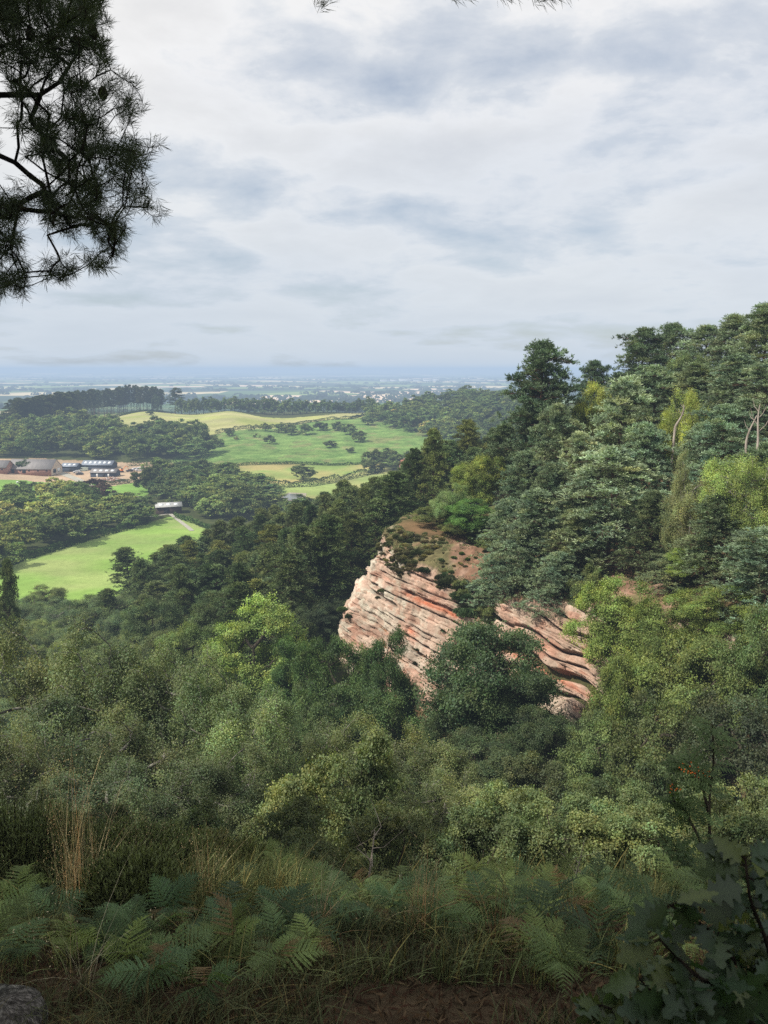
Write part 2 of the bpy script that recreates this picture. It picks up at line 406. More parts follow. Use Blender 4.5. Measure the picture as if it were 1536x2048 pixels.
def drape(name, P, lift, mat, col=(1, 1, 1)):
    """flat patch laid on the ground"""
    P = np.asarray(P); c = P.mean(0); rings = [P * t + c * (1 - t) for t in (1, .66, .33)]
    V = np.concatenate(rings + [c[None]]); n = len(P); f = []
    for k in range(2):
        for i in range(n): f.append((k * n + i, k * n + (i + 1) % n, (k + 1) * n + (i + 1) % n, (k + 1) * n + i))
    for i in range(n): f.append((2 * n + i, 2 * n + (i + 1) % n, 3 * n, -1))
    z = H(V[:, 0], V[:, 1]) + lift
    b = MB(); b.add(np.column_stack([V, z]), np.array(f), col); return tag(obj(name, b.mesh(name, [mat])), kind='structure')
def ribbon(name, P, w, lift, mat, col=(1, 1, 1)):
    t = np.linspace(0, len(P) - 1, 40); X = np.interp(t, range(len(P)), P[:, 0]); Y = np.interp(t, range(len(P)), P[:, 1])
    d = norm(np.stack([np.gradient(X), np.gradient(Y)], 1)); n_ = np.stack([-d[:, 1], d[:, 0]], 1)
    V = np.concatenate([np.stack([X, Y], 1) + n_ * w * k for k in (-1, 0, 1)]); m = len(X)
    f = [(r * m + i, r * m + i + 1, (r + 1) * m + i + 1, (r + 1) * m + i) for r in range(2) for i in range(m - 1)]
    z = H(V[:, 0], V[:, 1]) + lift
    b = MB(); b.add(np.column_stack([V, z]), np.array(f), col); return tag(obj(name, b.mesh(name, [mat], True)), kind='structure')
M_TRACK = plain_mat('track_gravel', (0.36, 0.34, 0.28), 0.9, 0.15, 0.3)
for k, (P, w) in enumerate(TRACKS): ribbon('track', P, w, 0.12, M_TRACK)
M_WATER = plain_mat('pond_water', (0.12, 0.12, 0.09), 0.12, 0.2, 0.2, 0.5)
drape('pond_margin', POND * 1.0 + (POND - POND.mean(0)) * .35, 0.08, plain_mat('dry_mud', (0.30, 0.27, 0.19), 0.95, 0.2, 0.2))
drape('pond', POND, 0.14, M_WATER)

# ------------------------------------------------------------------ the crag
def build_crag():
    nu, nb, nc = 620, 300, 70
    k = np.arange(len(CRAG)); T = np.array([pt(*c[0]) for c in CRAG]); B = np.array([pt(*c[1]) for c in CRAG]); Cc = np.array([pt(*c[2]) for c in CRAG])
    B[:, 2] -= 2.5; Cc[:, 2] -= 0.5
    u = np.linspace(0, len(CRAG) - 1, nu)
    def sm(a):
        o = np.stack([np.interp(u, k, a[:, i]) for i in range(3)], 1)
        w = np.hanning(61); w /= w.sum()
        for i in range(3): o[:, i] = np.convolve(np.pad(o[:, i], 30, mode='edge'), w, 'valid')
        return o
    T, B, Cc = sm(T), sm(B), sm(Cc)
    v = np.linspace(0, 1, nb)[:, None, None]
    face = B[None] * (1 - v) + T[None] * v
    hz = v ** 1.45
    face[..., :2] = B[None, :, :2] * (1 - hz) + T[None, :, :2] * hz
    w = np.linspace(0, 1, nc + 1)[1:, None, None]
    cap = T[None] * (1 - w) + Cc[None] * w
    cap[..., 2:] += 0.9 * np.sin(w * np.pi) ** 1.0
    G_ = np.concatenate([face, cap], 0)
    # smooth brow
    kk = np.hanning(31); kk /= kk.sum()
    P2 = np.pad(G_, ((15, 15), (0, 0), (0, 0)), mode='edge')
    G_ = sum(kk[i] * P2[i:i + G_.shape[0]] for i in range(31))
    du = np.gradient(G_, axis=1); dv = np.gradient(G_, axis=0); n_ = norm(np.cross(du, dv))
    x, y, z = G_[..., 0], G_[..., 1], G_[..., 2]
    along = x * 0.8 - y * 0.6
    vv = np.concatenate([np.linspace(0, 1, nb), 1 + np.linspace(0, 1, nc + 1)[1:]])[:, None] * np.ones((1, nu))
    bed = z + 0.10 * x + (fbm(along / 9, z / 9, 3, 3) - .5) * .7 + (fbm(along / 1.5, z / 3, 2, 4) - .5) * .22
    # strata
    r = np.random.default_rng(5); edges = [10.0]
    while edges[-1] < 75: edges.append(edges[-1] + r.choice([.12, .17, .25, .36, .55, .9], p=[.22, .24, .2, .17, .11, .06]))
    edges = np.array(edges); off = r.uniform(-.34, .34, len(edges)); off += 0.3 * np.sin(np.arange(len(edges)) * .7)
    deep = r.uniform(0, 1, len(edges)) ** 2
    i = np.clip(np.searchsorted(edges, bed) - 1, 0, len(edges) - 2)
    t0 = bed - edges[i]; t1 = edges[i + 1] - bed; thick = edges[i + 1] - edges[i]
    # a ledge projects at its top and is undercut at its base
    lay = off[i] * (0.45 + 0.9 * vnoise(along / 2.2 + i * 3.7, i * 1.0, 9)) + 0.16 * np.sqrt(np.clip(t0 / thick, 0, 1))
    crk = np.exp(-(np.minimum(t0 / .07, t1 / .04)) ** 2) * (0.2 + 1.0 * deep[i]) * (0.25 + 1.1 * vnoise(along / 1.7 + 7, i * 5.1, 12))
    brk = np.clip((vnoise(along / 1.5 + i * 2.3, i * 1.0, 19) - .38) * 5, 0, 1); crk = crk * brk; D = lay * .6 - 0.5 * crk
    # massive beds broken into blocks, each set forward or back
    bi = np.floor(bed / 1.15 + .3 * vnoise(along / 3, 0 * z, 70)); bx = np.floor(along / 2.1 + hash2(bi, 0 * bi, 71) * 5 + .5 * fbm(along / 2, z / 1.5, 2, 72))
    D += .62 * (hash2(bx, bi, 73) - .5)
    si = np.floor(bed / .52); sx = np.floor(along / .95 + hash2(si, 0 * si, 74) * 5); D += .26 * (hash2(sx, si, 75) - .5)
    # blocks: vertical joints
    ja = along / 2.6 + fbm(along / 4, z / 2, 2, 44) * 1.2; jf = np.abs(ja - np.round(ja)); D -= 0.28 * np.exp(-(jf / .035) ** 2) * (vnoise(np.round(ja), i * 1.0, 15) > .55)
    D += 1.9 * (fbm(along / 6, z / 5, 5, 20) - .5) + 0.30 * (fbm(along / .7, z / .45, 4, 22) - .5)
    # big recesses on the right-hand face
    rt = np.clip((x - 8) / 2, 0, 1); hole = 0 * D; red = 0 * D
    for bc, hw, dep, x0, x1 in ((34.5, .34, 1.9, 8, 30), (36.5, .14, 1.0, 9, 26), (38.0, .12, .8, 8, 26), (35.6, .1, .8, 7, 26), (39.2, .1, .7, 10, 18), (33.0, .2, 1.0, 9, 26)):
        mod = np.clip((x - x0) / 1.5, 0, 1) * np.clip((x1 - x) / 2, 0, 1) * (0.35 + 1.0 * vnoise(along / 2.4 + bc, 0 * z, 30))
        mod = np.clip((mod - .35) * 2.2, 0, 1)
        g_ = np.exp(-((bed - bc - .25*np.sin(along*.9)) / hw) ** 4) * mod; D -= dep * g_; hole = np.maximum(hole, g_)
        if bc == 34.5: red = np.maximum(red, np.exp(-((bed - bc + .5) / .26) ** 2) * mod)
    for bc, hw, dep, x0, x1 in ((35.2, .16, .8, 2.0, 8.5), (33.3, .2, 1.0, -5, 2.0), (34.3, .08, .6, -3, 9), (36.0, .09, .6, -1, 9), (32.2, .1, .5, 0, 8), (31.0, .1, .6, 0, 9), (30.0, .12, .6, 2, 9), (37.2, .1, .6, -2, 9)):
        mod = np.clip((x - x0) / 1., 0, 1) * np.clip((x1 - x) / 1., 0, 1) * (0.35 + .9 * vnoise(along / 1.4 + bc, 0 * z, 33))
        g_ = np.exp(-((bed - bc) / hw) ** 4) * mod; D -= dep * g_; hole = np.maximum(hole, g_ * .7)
        if bc in (35.2,): red = np.maximum(red, np.exp(-((bed - bc + .3) / .3) ** 2) * np.clip(mod * 1.4, 0, 1))
    red = np.maximum(red, np.exp(-((x - 2.9) / .6) ** 2 - ((bed - 31.5) / .5) ** 2) * .8); red *= np.clip(.3 + 1.5 * (fbm(along / .8, z / .5, 3, 88) - .3), 0, 1)
    capm = np.clip((vv - 0.985) / 0.05, 0, 1)
    fade = (1 - capm); edge = np.clip(np.minimum(np.arange(nu), nu - 1 - np.arange(nu)) / 30, 0, 1)[None]
    D = D * fade + capm * (1.1 * (fbm(x / 1.6, y / 1.6, 5, 50) - .5) + 0.25)
    D *= edge * .9 + .1
    P = G_ + n_ * D[..., None]
    # colour of the stone
    nA = fbm(along / 3.5, z / 2.5, 4, 60); nB = fbm(along / .9, bed * 2.2, 4, 61); nL = fbm(along / 1.3 + 5, z / 1.1, 4, 62)
    c0 = np.array([0.46, 0.315, 0.24]); c1 = np.array([0.53, 0.41, 0.325]); c2 = np.array([0.52, 0.475, 0.39]); c3 = np.array([0.40, 0.185, 0.12])
    Cx = c0 + (c1 - c0) * np.clip(nA * 2.4 - .7, 0, 1)[..., None]
    layt = (hash2(i, 0 * i, 77) - .5)[..., None]; Cx = Cx * (1 + .16 * layt)
    Cx = Cx + (c2 - Cx) * (np.clip((nL - .47) * 5, 0, .75) * (0.35 + .65 * np.clip((6 - x) / 4, 0, 1)) * (0.5 + nB))[..., None]
    Cx = Cx + (c3 - Cx) * np.clip((fbm(along / 2 + 30, bed * 1.1, 3, 63) - .60) * 5, 0, .5)[..., None]
    Cx *= (0.72 + .56 * nB)[..., None]
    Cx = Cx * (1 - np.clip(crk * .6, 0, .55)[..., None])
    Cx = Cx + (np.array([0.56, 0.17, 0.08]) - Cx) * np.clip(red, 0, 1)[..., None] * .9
    Cx = Cx * (1 - .6 * np.clip(hole, 0, 1)[..., None])  # recesses darkened in the colour too, painting in their shade
    # vegetated cap: red earth, dry turf and bracken green
    gcap = fbm(x / 2.2, y / 2.2, 4, 70)
    e = np.array([0.25, 0.15, 0.10]) * (0.7 + .6 * fbm(x / .7, y / .7, 3, 71))[..., None]
    turf = np.array([0.17, 0.15, 0.075]) * (0.6 + .8 * fbm(x / .5, y / .5, 3, 72))[..., None]
    tm = np.clip((gcap - .38 + .18 * np.clip((6 - x) / 5, -1, 1)) * 6, 0, 1)[..., None]
    capc = e * (1 - tm) + turf * tm
    edge2 = np.clip(capm + np.clip((fbm(along / 1.2, z / 1.2, 3, 73) - .5) * 1.6, -.4, .4) * (vv > .86), 0, 1)
    Cx = Cx * (1 - edge2[..., None]) + capc * edge2[..., None]
    nr = P.shape[0]; ii = np.arange(nr - 1)[:, None] * nu + np.arange(nu - 1)[None]
    Q = np.stack([ii, ii + 1, ii + nu + 1, ii + nu], -1).reshape(-1, 4)
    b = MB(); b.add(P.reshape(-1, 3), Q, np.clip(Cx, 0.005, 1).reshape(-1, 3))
    m = ground_mat('sandstone', 0.35, 5.0, 0.16, 0.05)
    o = obj('sandstone_crag', b.mesh('sandstone_crag', [m]))
    tag(o, 'pink and orange sandstone crag with sloping bedding ledges, bare among the woods', 'crag')
    return P
CRAGP = build_crag()
print('crag', time.time() - T0)

# ------------------------------------------------------------------ trees
def grow(nodes, par, pts):
    """attach points one by one to the nearest part of the skeleton"""
    nodes = [np.array(q, float) for q in nodes]; par = list(par)
    base = np.array(nodes); d0 = np.min(np.linalg.norm(pts[:, None] - base[None], axis=-1), 1)
    arr = np.zeros((len(nodes) + len(pts), 3)); arr[:len(nodes)] = base; n = len(nodes)
    for k in np.argsort(d0):
        p = pts[k]; q = arr[:n]; d = np.linalg.norm(q - p, axis=1)
        cost = d + 0.35 * np.maximum(0, q[:, 2] - p[2] + 0.2)      # prefer limbs that rise
        j = int(np.argmin(cost)); arr[n] = p; par.append(j); n += 1
    return arr, np.array(par)
def skeleton_tubes(arr, par, n0, r_tip, r_max, power=0.5, sides=4, sag=0.0):
    n = len(arr); cnt = np.ones(n)
    for k in range(n - 1, 0, -1): cnt[par[k]] += cnt[k]
    rad = np.minimum(r_tip * cnt ** power, r_max)
    idx = np.arange(max(n0, 1), n); A = arr[par[idx]]; B = arr[idx]
    ra = np.minimum(rad[idx] * 1.15, rad[par[idx]]); M_ = (A + B) / 2; M_[:, 2] -= sag * np.linalg.norm(B - A, axis=1)
    M_ += rng.normal(size=M_.shape) * 0.06 * np.linalg.norm(B - A, axis=1)[:, None]
    v1, f1 = frusta(A, M_, ra, (ra + rad[idx]) / 2, sides); v2, f2 = frusta(M_, B, (ra + rad[idx]) / 2, rad[idx] * .9, sides)
    return np.concatenate([v1, v2]), np.concatenate([f1, f2 + len(v1)])
def trunk_line(h, lean, r, n=7, wob=0.15):
    t = np.linspace(0, 1, n); w = np.cumsum(rng.normal(size=(n, 2)) * wob, 0); w -= w[0]
    return np.column_stack([lean[0] * t + w[:, 0] * t, lean[1] * t + w[:, 1] * t, h * t - 0.35 * (t == 0)]), r * (1 - .62 * t) * (1 + .35 * (t < .05))

def broadleaf(seed, Ht, R, base, nlobe, ncl, nleaf, lsize, droop=0.0, tr=0.22, lobes=1.0, bark=None, upright=0.0):
    """trunk and crown meshes of a broad-leaved tree Ht tall with crown radius R"""
    global rng
    rng = np.random.default_rng(seed)
    cz = (Ht + base) / 2; hz = (Ht - base) / 2
    # lobes over the crown envelope
    d = rdir(nlobe * 3); d = d[d[:, 2] > -0.75][:nlobe]; nlobe = len(d)
    rr = rng.uniform(.42, .95, nlobe) * (.82 + .36 * vnoise(np.arctan2(d[:, 1], d[:, 0]) * 1.3 + seed, d[:, 2] * 1.6 + seed, 3)); L = d * rr[:, None] * np.array([R, R, hz]) * 1.0; L[:, 2] += cz
    lr = rng.uniform(.2, .42, nlobe) * R * lobes
    # clusters on the lobes
    k = rng.integers(0, nlobe, ncl); dd = norm(rdir(ncl) + norm(d[k]) * .55 + np.array([0, 0, .35]))
    P = L[k] + dd * (lr[k] * rng.uniform(.55, 1.05, ncl))[:, None] * np.array([1, 1, 1.5 if droop else 0.8])
    P[:, 2] = np.maximum(P[:, 2], base * .55)
    tl, tr_ = trunk_line(Ht * 0.72, rng.normal(size=2) * Ht * .03, tr)
    arr, par = grow(tl, [0] + list(range(len(tl) - 1)), P)
    tb = MB(); v, f = tube(tl, tr_, 8); tb.add(v, f)
    v, f = skeleton_tubes(arr, par, len(tl), tr * .045, tr * .55, .55); tb.add(v, f)
    # leaves
    n = nleaf // ncl; c = np.repeat(P, n, 0); out = np.repeat(dd, n, 0); ks = np.repeat(np.arange(ncl), n)
    csz = R * .066 * lobes if not droop else R * .062
    off = rng.normal(size=c.shape) * csz * np.array([1, 1, .6])
    if droop: off[:, 2] = off[:, 2] * 1.2 - np.abs(rng.normal(size=len(c))) * droop
    c = c + off
    dirs = rdir(len(c)) * 1.0 + out * .35; dirs[:, 2] -= droop * .8 + .1
    cn = norm(rdir(ncl) * .45 + dd * .6 + np.array([0, 0, .5])); nr = norm(rdir(len(c)) * .42 + cn[ks])
    s = lsize * rng.uniform(.65, 1.35, len(c))
    v, f = kites(c, dirs, nr, s * 1.25, s * .85)
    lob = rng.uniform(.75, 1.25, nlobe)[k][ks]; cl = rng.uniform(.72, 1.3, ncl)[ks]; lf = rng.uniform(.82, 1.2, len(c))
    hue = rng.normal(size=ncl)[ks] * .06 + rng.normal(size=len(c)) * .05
    depth = np.clip(np.linalg.norm((c - np.array([0, 0, cz])) / np.array([R, R, hz]), axis=1), .3, 1.1); b = lob * cl * lf * (.36 + .68 * depth)  # leaf colour darkens toward the crown centre, painting in its inner shade
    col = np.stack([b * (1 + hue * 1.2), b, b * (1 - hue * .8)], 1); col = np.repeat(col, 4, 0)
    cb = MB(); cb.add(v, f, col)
    return tb, cb
def pine(seed, Ht, R, base, shape='scots', ntuft=900, spikes=12, nl=0.26, nw=0.05, tr=0.2):
    """trunk and crown of a pine: level plates of needle tufts"""
    global rng
    rng = np.random.default_rng(seed)
    tl, tr_ = trunk_line(Ht * 0.97, rng.normal(size=2) * Ht * .025, tr, 9, .1)
    P = []; plate = []
    npl = int(ntuft / 20); z = base
    for k in range(npl):
        t = (k + rng.uniform(-.5, .5)) / npl; t = min(max(t, 0), 1) ** .85
        zz = base + (Ht - base) * t
        if shape == 'cone': env = R * (1.02 - t) ** .62 * (0.62 + .62 * rng.random()) + .2
        else: env = R * math.sqrt(max(0.02, 1 - (abs(t - .38) / .66) ** 2.2)) * (0.5 + .6 * rng.random())
        a = k * 2.4 + rng.normal() * .5; cr = env * rng.uniform(.45, 1.0) if t < .93 else env * .2
        tx = np.interp(zz, tl[:, 2], tl[:, 0]); ty = np.interp(zz, tl[:, 2], tl[:, 1])
        cx, cy = tx + cr * math.cos(a), ty + cr * math.sin(a)
        pr = R * rng.uniform(.2, .36) * (1.15 - .55 * t)
        m = 20; q = rng.normal(size=(m, 3)) * .52
        rad = np.array([math.cos(a), math.sin(a)])
        q2 = q[:, :2] * pr; st = (q2 @ rad)[:, None] * rad * .55; q2 = q2 + st
        zz2 = zz + q[:, 2] * pr * .27 - (np.linalg.norm(q2, axis=1) / pr) ** 2 * pr * .1 + cr * .10
        P.append(np.column_stack([cx + q2[:, 0], cy + q2[:, 1], zz2])); plate += [k] * m
    P = np.concatenate(P); plate = np.array(plate)
    lc = np.array([[P[plate == k][:, 0].mean(), P[plate == k][:, 1].mean(), P[plate == k][:, 2].mean() - .15] for k in range(npl)])
    # each plate hangs on its own bough
    tb = MB(); v, f = tube(tl, tr_, 7); tb.add(v, f)
    tx = np.interp(lc[:, 2] - .25 * R * .4, tl[:, 2], tl[:, 0]); ty = np.interp(lc[:, 2] - .1 * R, tl[:, 2], tl[:, 1])
    A = np.column_stack([tx, ty, np.minimum(lc[:, 2] - .1 * R, Ht * .95)])
    v, f = frusta(A, lc, tr * .22, tr * .1, 4); tb.add(v, f)
    v, f = frusta(lc[plate], P, tr * .07, tr * .03, 3); tb.add(v, f)
    # dead lower stubs
    ns = 10; zz = rng.uniform(base * .4, base, ns); a = rng.uniform(0, 6.28, ns)
    A = np.column_stack([np.interp(zz, tl[:, 2], tl[:, 0]), np.interp(zz, tl[:, 2], tl[:, 1]), zz])
    v, f = frusta(A, A + np.column_stack([np.cos(a), np.sin(a), rng.uniform(-.3, .2, ns)]) * rng.uniform(.4, 1.5, (ns, 1)), tr * .12, tr * .03, 4); tb.add(v, f)
    n = len(P) * spikes; c = np.repeat(P, spikes, 0); pl = np.repeat(plate, spikes); tu = np.repeat(np.arange(len(P)), spikes)
    out = norm(c - np.array([0, 0, 1]) * c[:, 2:] ); out[:, 2] = .6
    d = norm(rdir(n) * .95 + norm(out) * .7)
    d[:, 2] = np.abs(d[:, 2]) * .8 + d[:, 2] * .2
    L = nl * rng.uniform(.7, 1.3, n)
    v, f = kites(c + d * L[:, None] * .5 + rng.normal(size=(n, 3)) * nl * .2, d, rdir(n), L, nw * rng.uniform(.8, 1.3, n), .55)
    b = rng.uniform(.7, 1.3, npl)[pl] * rng.uniform(.8, 1.2, len(P))[tu] * rng.uniform(.75, 1.25, n)
    hue = rng.normal(size=npl)[pl] * .05
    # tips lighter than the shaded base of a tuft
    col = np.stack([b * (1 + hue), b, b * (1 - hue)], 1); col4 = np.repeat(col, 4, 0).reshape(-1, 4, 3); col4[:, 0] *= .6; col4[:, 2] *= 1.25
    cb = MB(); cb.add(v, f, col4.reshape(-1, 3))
    return tb, cb
def variant(name, tbcb, Ht, R, bark, leaf):
    tb, cb = tbcb
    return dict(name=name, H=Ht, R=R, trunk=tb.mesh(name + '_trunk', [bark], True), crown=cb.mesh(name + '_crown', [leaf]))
VAR = {
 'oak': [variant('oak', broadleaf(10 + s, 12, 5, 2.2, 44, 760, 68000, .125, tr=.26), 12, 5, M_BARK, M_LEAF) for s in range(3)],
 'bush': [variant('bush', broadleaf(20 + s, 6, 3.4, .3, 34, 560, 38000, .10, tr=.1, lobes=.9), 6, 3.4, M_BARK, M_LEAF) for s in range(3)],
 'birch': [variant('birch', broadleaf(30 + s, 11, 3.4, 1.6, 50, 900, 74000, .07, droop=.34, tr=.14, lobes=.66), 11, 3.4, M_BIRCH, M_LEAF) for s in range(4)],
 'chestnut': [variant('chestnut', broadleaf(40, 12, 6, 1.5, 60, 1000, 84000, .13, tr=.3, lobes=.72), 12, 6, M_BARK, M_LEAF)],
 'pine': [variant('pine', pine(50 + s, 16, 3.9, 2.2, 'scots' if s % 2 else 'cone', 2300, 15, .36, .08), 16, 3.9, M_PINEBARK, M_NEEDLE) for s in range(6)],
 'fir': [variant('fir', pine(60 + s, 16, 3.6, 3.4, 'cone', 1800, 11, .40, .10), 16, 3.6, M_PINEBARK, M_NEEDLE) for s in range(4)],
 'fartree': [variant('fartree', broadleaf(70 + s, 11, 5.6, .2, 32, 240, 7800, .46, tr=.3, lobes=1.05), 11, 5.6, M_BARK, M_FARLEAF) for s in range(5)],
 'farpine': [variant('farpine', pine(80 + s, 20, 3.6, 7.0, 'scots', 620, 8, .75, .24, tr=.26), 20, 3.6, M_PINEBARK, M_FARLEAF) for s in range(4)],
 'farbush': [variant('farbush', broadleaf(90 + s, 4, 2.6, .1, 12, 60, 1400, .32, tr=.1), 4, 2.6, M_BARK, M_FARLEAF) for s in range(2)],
}
print('variants', time.time() - T0)
NAMES = {'oak': ('oak_tree', 'tree'), 'bush': ('sallow_bush', 'bush'), 'birch': ('birch_tree', 'tree'), 'chestnut': ('chestnut_tree', 'tree'),
         'pine': ('scots_pine', 'pine tree'), 'fir': ('pine_tree', 'pine tree'), 'fartree': ('deciduous_tree', 'tree'), 'farpine': ('hilltop_pine', 'pine tree'), 'farbush': ('hawthorn_bush', 'bush')}
TINT = {'oak': (0.06, 0.10, 0.034), 'bush': (0.08, 0.11, 0.04), 'birch': (0.08, 0.10, 0.042), 'chestnut': (0.19, 0.31, 0.10),
        'pine': (0.115, 0.165, 0.095), 'fir': (0.06, 0.092, 0.04), 'fartree': (0.055, 0.09, 0.036), 'farpine': (0.045, 0.07, 0.04), 'farbush': (0.06, 0.095, 0.04)}
prng = random.Random(3)
GAIN = {'pine': 1.5, 'oak': 1.5, 'bush': 1.55, 'birch': 1.95, 'fartree': 2.25, 'farbush': 1.7, 'farpine': 1.5, 'fir': 1.8, 'chestnut': 1.3}
QUEUE = []; HOLD = [False]
def plant(kind, x, y, ht, rad, label, group=None, tint=None, name=None, trunk=None, zoff=0.0, jit=0.12, parts=True):
    if HOLD[0] and kind == 'fartree':
        QUEUE.append((kind, x, y, ht, rad, label, group, tint, name, trunk, zoff, jit, parts)); return None
    v = prng.choice(VAR[kind]); z = h1(x, y) + zoff
    sz = ht / v['H']; sr = rad / v['R']
    nm, cat = NAMES[kind]; nm = name or nm
    t = tint or TINT[kind]; k = prng.uniform(1 - jit, 1 + jit); w = prng.uniform(-.07, .07)
    k *= GAIN.get(kind, 1.0); pn = kind == 'pine'; colr = (t[0] * k * (1 + w) * (1.1 if pn else 1.17), t[1] * k, t[2] * k * (1 - w) * (.94 if pn else .8), 1)
    rz = prng.uniform(0, 6.28)
    if parts:
        e = empty(nm, (x, y, z - .1), rz, (sr, sr, sz))
        obj('trunk', trunk or v['trunk'], e); c = obj('crown', v['crown'], e); c.color = colr
    else:
        e = obj(nm, v['crown'], None, (x, y, z - .1)); e.rotation_euler = (0, 0, rz); e.scale = (sr, sr, sz); e.color = colr
    tag(e, label, cat, group)
    return e
def top(kind, px, py, Y, wpx, label, group=None, **k):
    """a tree whose top shows at px,py, standing Y away, wpx wide in the view"""
    p = pt(px, py, Y); g = h1(p[0], Y); ht = max(p[2] - g, 2.0)
    return plant(kind, p[0], Y, ht * 1.02, wpx / 2 * Y / F * 1.02, label, group, **k)

# ------------------------------------------------------------------ the wooded ridge on the right
BLUE = (0.135, 0.195, 0.125); PALE = (0.175, 0.24, 0.155); DARK = (0.075, 0.115, 0.065); LIME = (0.18, 0.24, 0.065)
g_ = 'pines on the ridge above the crag'
for a in [
 ('pine', 1092, 690, 97, 150, 'tallest dark pine standing up against the sky above the crag', DARK),
 ('pine', 1188, 726, 120, 80, 'small dark pine just right of the tallest pine on the skyline', DARK),
 ('pine', 1236, 748, 112, 70, 'short pine in the dip of the skyline', DARK),
 ('pine', 1290, 662, 112, 120, 'first pine of the tall skyline clump rising to the right', DARK),
 ('pine', 1350, 652, 118, 120, 'second pine of the tall skyline clump', None),
 ('pine', 1412, 656, 110, 120, 'third pine of the tall skyline clump', BLUE),
 ('pine', 1482, 634, 101, 140, 'high pine left of the topmost tree on the ridge', BLUE),
 ('pine', 1540, 612, 92, 170, 'topmost pine of the ridge at the picture edge', BLUE),
 ('pine', 1325, 735, 99, 130, 'green pine below the start of the skyline clump', BLUE),
 ('pine', 1402, 730, 95, 130, 'pine standing behind the white-limbed birch', None),
 ('pine', 1470, 712, 88, 150, 'broad pine below the high skyline pine', BLUE),
 ('pine', 1545, 720, 82, 160, 'broad pine under the topmost tree', BLUE),
 ('pine', 1245, 762, 86, 160, 'big pale blue-green pine in the middle of the ridge', PALE),
 ('pine', 1118, 815, 89, 105, 'slender pine with a pointed top before the tallest pine', BLUE),
 ('pine', 1165, 870, 85, 120, 'pale pine with layered boughs left of the big pale pine', PALE),
 ('pine', 1225, 900, 76, 190, 'wide pine with flat pale plates of needles above the lime shrubs', PALE),
 ('pine', 1010, 850, 104, 110, 'dark pine at the left foot of the tallest pine', DARK),
 ('pine', 1048, 905, 92, 110, 'pine between the dark foot pine and the slender pine', None),
 ('pine', 1300, 850, 83, 120, 'pine right of the big pale pine', BLUE),
 ('pine', 1455, 815, 76, 140, 'pine left of the bleached dead trunks', BLUE),
 ('pine', 1545, 890, 68, 170, 'pine just below the bleached dead trunks', None),
 ('pine', 1075, 985, 79, 150, 'pine leaning over the top edge of the crag', BLUE),
 ('pine', 1150, 1020, 76, 120, 'pine with brown trunk above the right face of the crag', None),
 ('pine', 1440, 990, 62, 150, 'pine in the shadowed hollow right of the drooping birch', None),
 ('pine', 1545, 1060, 55, 200, 'large pine at the right edge beside the sycamores', BLUE),
 ('pine', 1310, 985, 72, 120, 'pine left of the drooping birch', DARK),
 ('pine', 1350, 1110, 66, 110, 'low pine above the lime shrubs', None),
 ('pine', 1000, 1110, 81.5, 120, 'squat pine at the left end of the hanging boughs', BLUE),
 ('pine', 1050, 1065, 79, 130, 'low spreading pine whose boughs hang over the lip of the crag', BLUE),
 ('pine', 1120, 1105, 74, 120, 'low pine at the right end of the crag lip', BLUE),
 ('pine', 1100, 930, 84, 110, 'pine between the slender pine and the crag lip', None),
 ('pine', 1160, 960, 79, 100, 'narrow pine behind the wide layered one', DARK),
 ('pine', 1100, 760, 99, 120, 'dark second stem close under the tallest pine', DARK),
 ('pine', 1400, 850, 80, 120, 'pine beside the yellow-green birch', BLUE),
 ('pine', 1500, 800, 80, 120, 'pine behind the bleached dead trunks', BLUE),
 ('pine', 1010, 1000, 88, 90, 'small pine at the edge of the red earth patch', BLUE),
]: top(*a[:6], group=g_, tint=a[6])
for a in [
 ('birch', 1372, 775, 84, 100, 'yellow-green birch with a white forked limb', LIME),
 ('birch', 1385, 905, 66, 110, 'drooping birch of dull olive leaves on the ridge', (0.12, 0.15, 0.075)),
 ('birch', 1495, 900, 62, 150, 'light green birch near the right edge below the dead trunks', (0.11, 0.17, 0.06)),
 ('oak', 1195, 770, 100, 90, 'yellowish broad-leaved tree between the tallest pine and the pale pine', LIME),
 ('oak', 1370, 700, 108, 80, 'rounded light tree tucked into the skyline clump', (0.08, 0.13, 0.06)),
 ('birch', 905, 965, 97, 90, 'small grey-green birch on the brow of the crag', (0.09, 0.15, 0.07)),
 ('oak', 962, 905, 101, 90, 'yellow-green young oak on the brow of the crag', (0.12, 0.18, 0.05)),
 ('oak', 945, 1000, 94, 100, 'bright green sapling tree above the red earth patch', (0.07, 0.15, 0.04)),
 ('bush', 1000, 1060, 90, 80, 'dark leafy bush beside the red earth patch', None),
 ('bush', 875, 1008, 99, 90, 'grey-green bush at the top of the heathery brow', None), ('bush', 925, 1035, 96, 100, 'bush spreading down onto the red earth', None), ('bush', 968, 1062, 93, 80, 'bright bush above the red earth beside the low pines', (0.08, 0.14, 0.05)),
 ('bush', 945, 1160, 83, 70, 'bush below the red earth near the crag lip', None), ('bush', 985, 1190, 80.5, 80, 'leafy bush at the crag lip beside the hanging pine boughs', None),
 ('oak', 1245, 1165, 63, 170, 'lime green sycamore growing from the crag top', (0.115, 0.175, 0.05)),
 ('oak', 1345, 1200, 58, 150, 'second lime green sycamore right of the bare rock', (0.09, 0.145, 0.045)),
 ('oak', 1450, 1170, 56, 160, 'green sycamore above the dark right-hand trees', (0.09, 0.15, 0.045)),
 ('oak', 1400, 1090, 64, 110, 'bright green thicket tree in the gap of red earth', (0.10, 0.17, 0.05)),
 ('bush', 1180, 1130, 72, 90, 'low green bush under the wide layered pine', None),
]: top(*a[:6], group='broad-leaved trees on the ridge', tint=a[6])

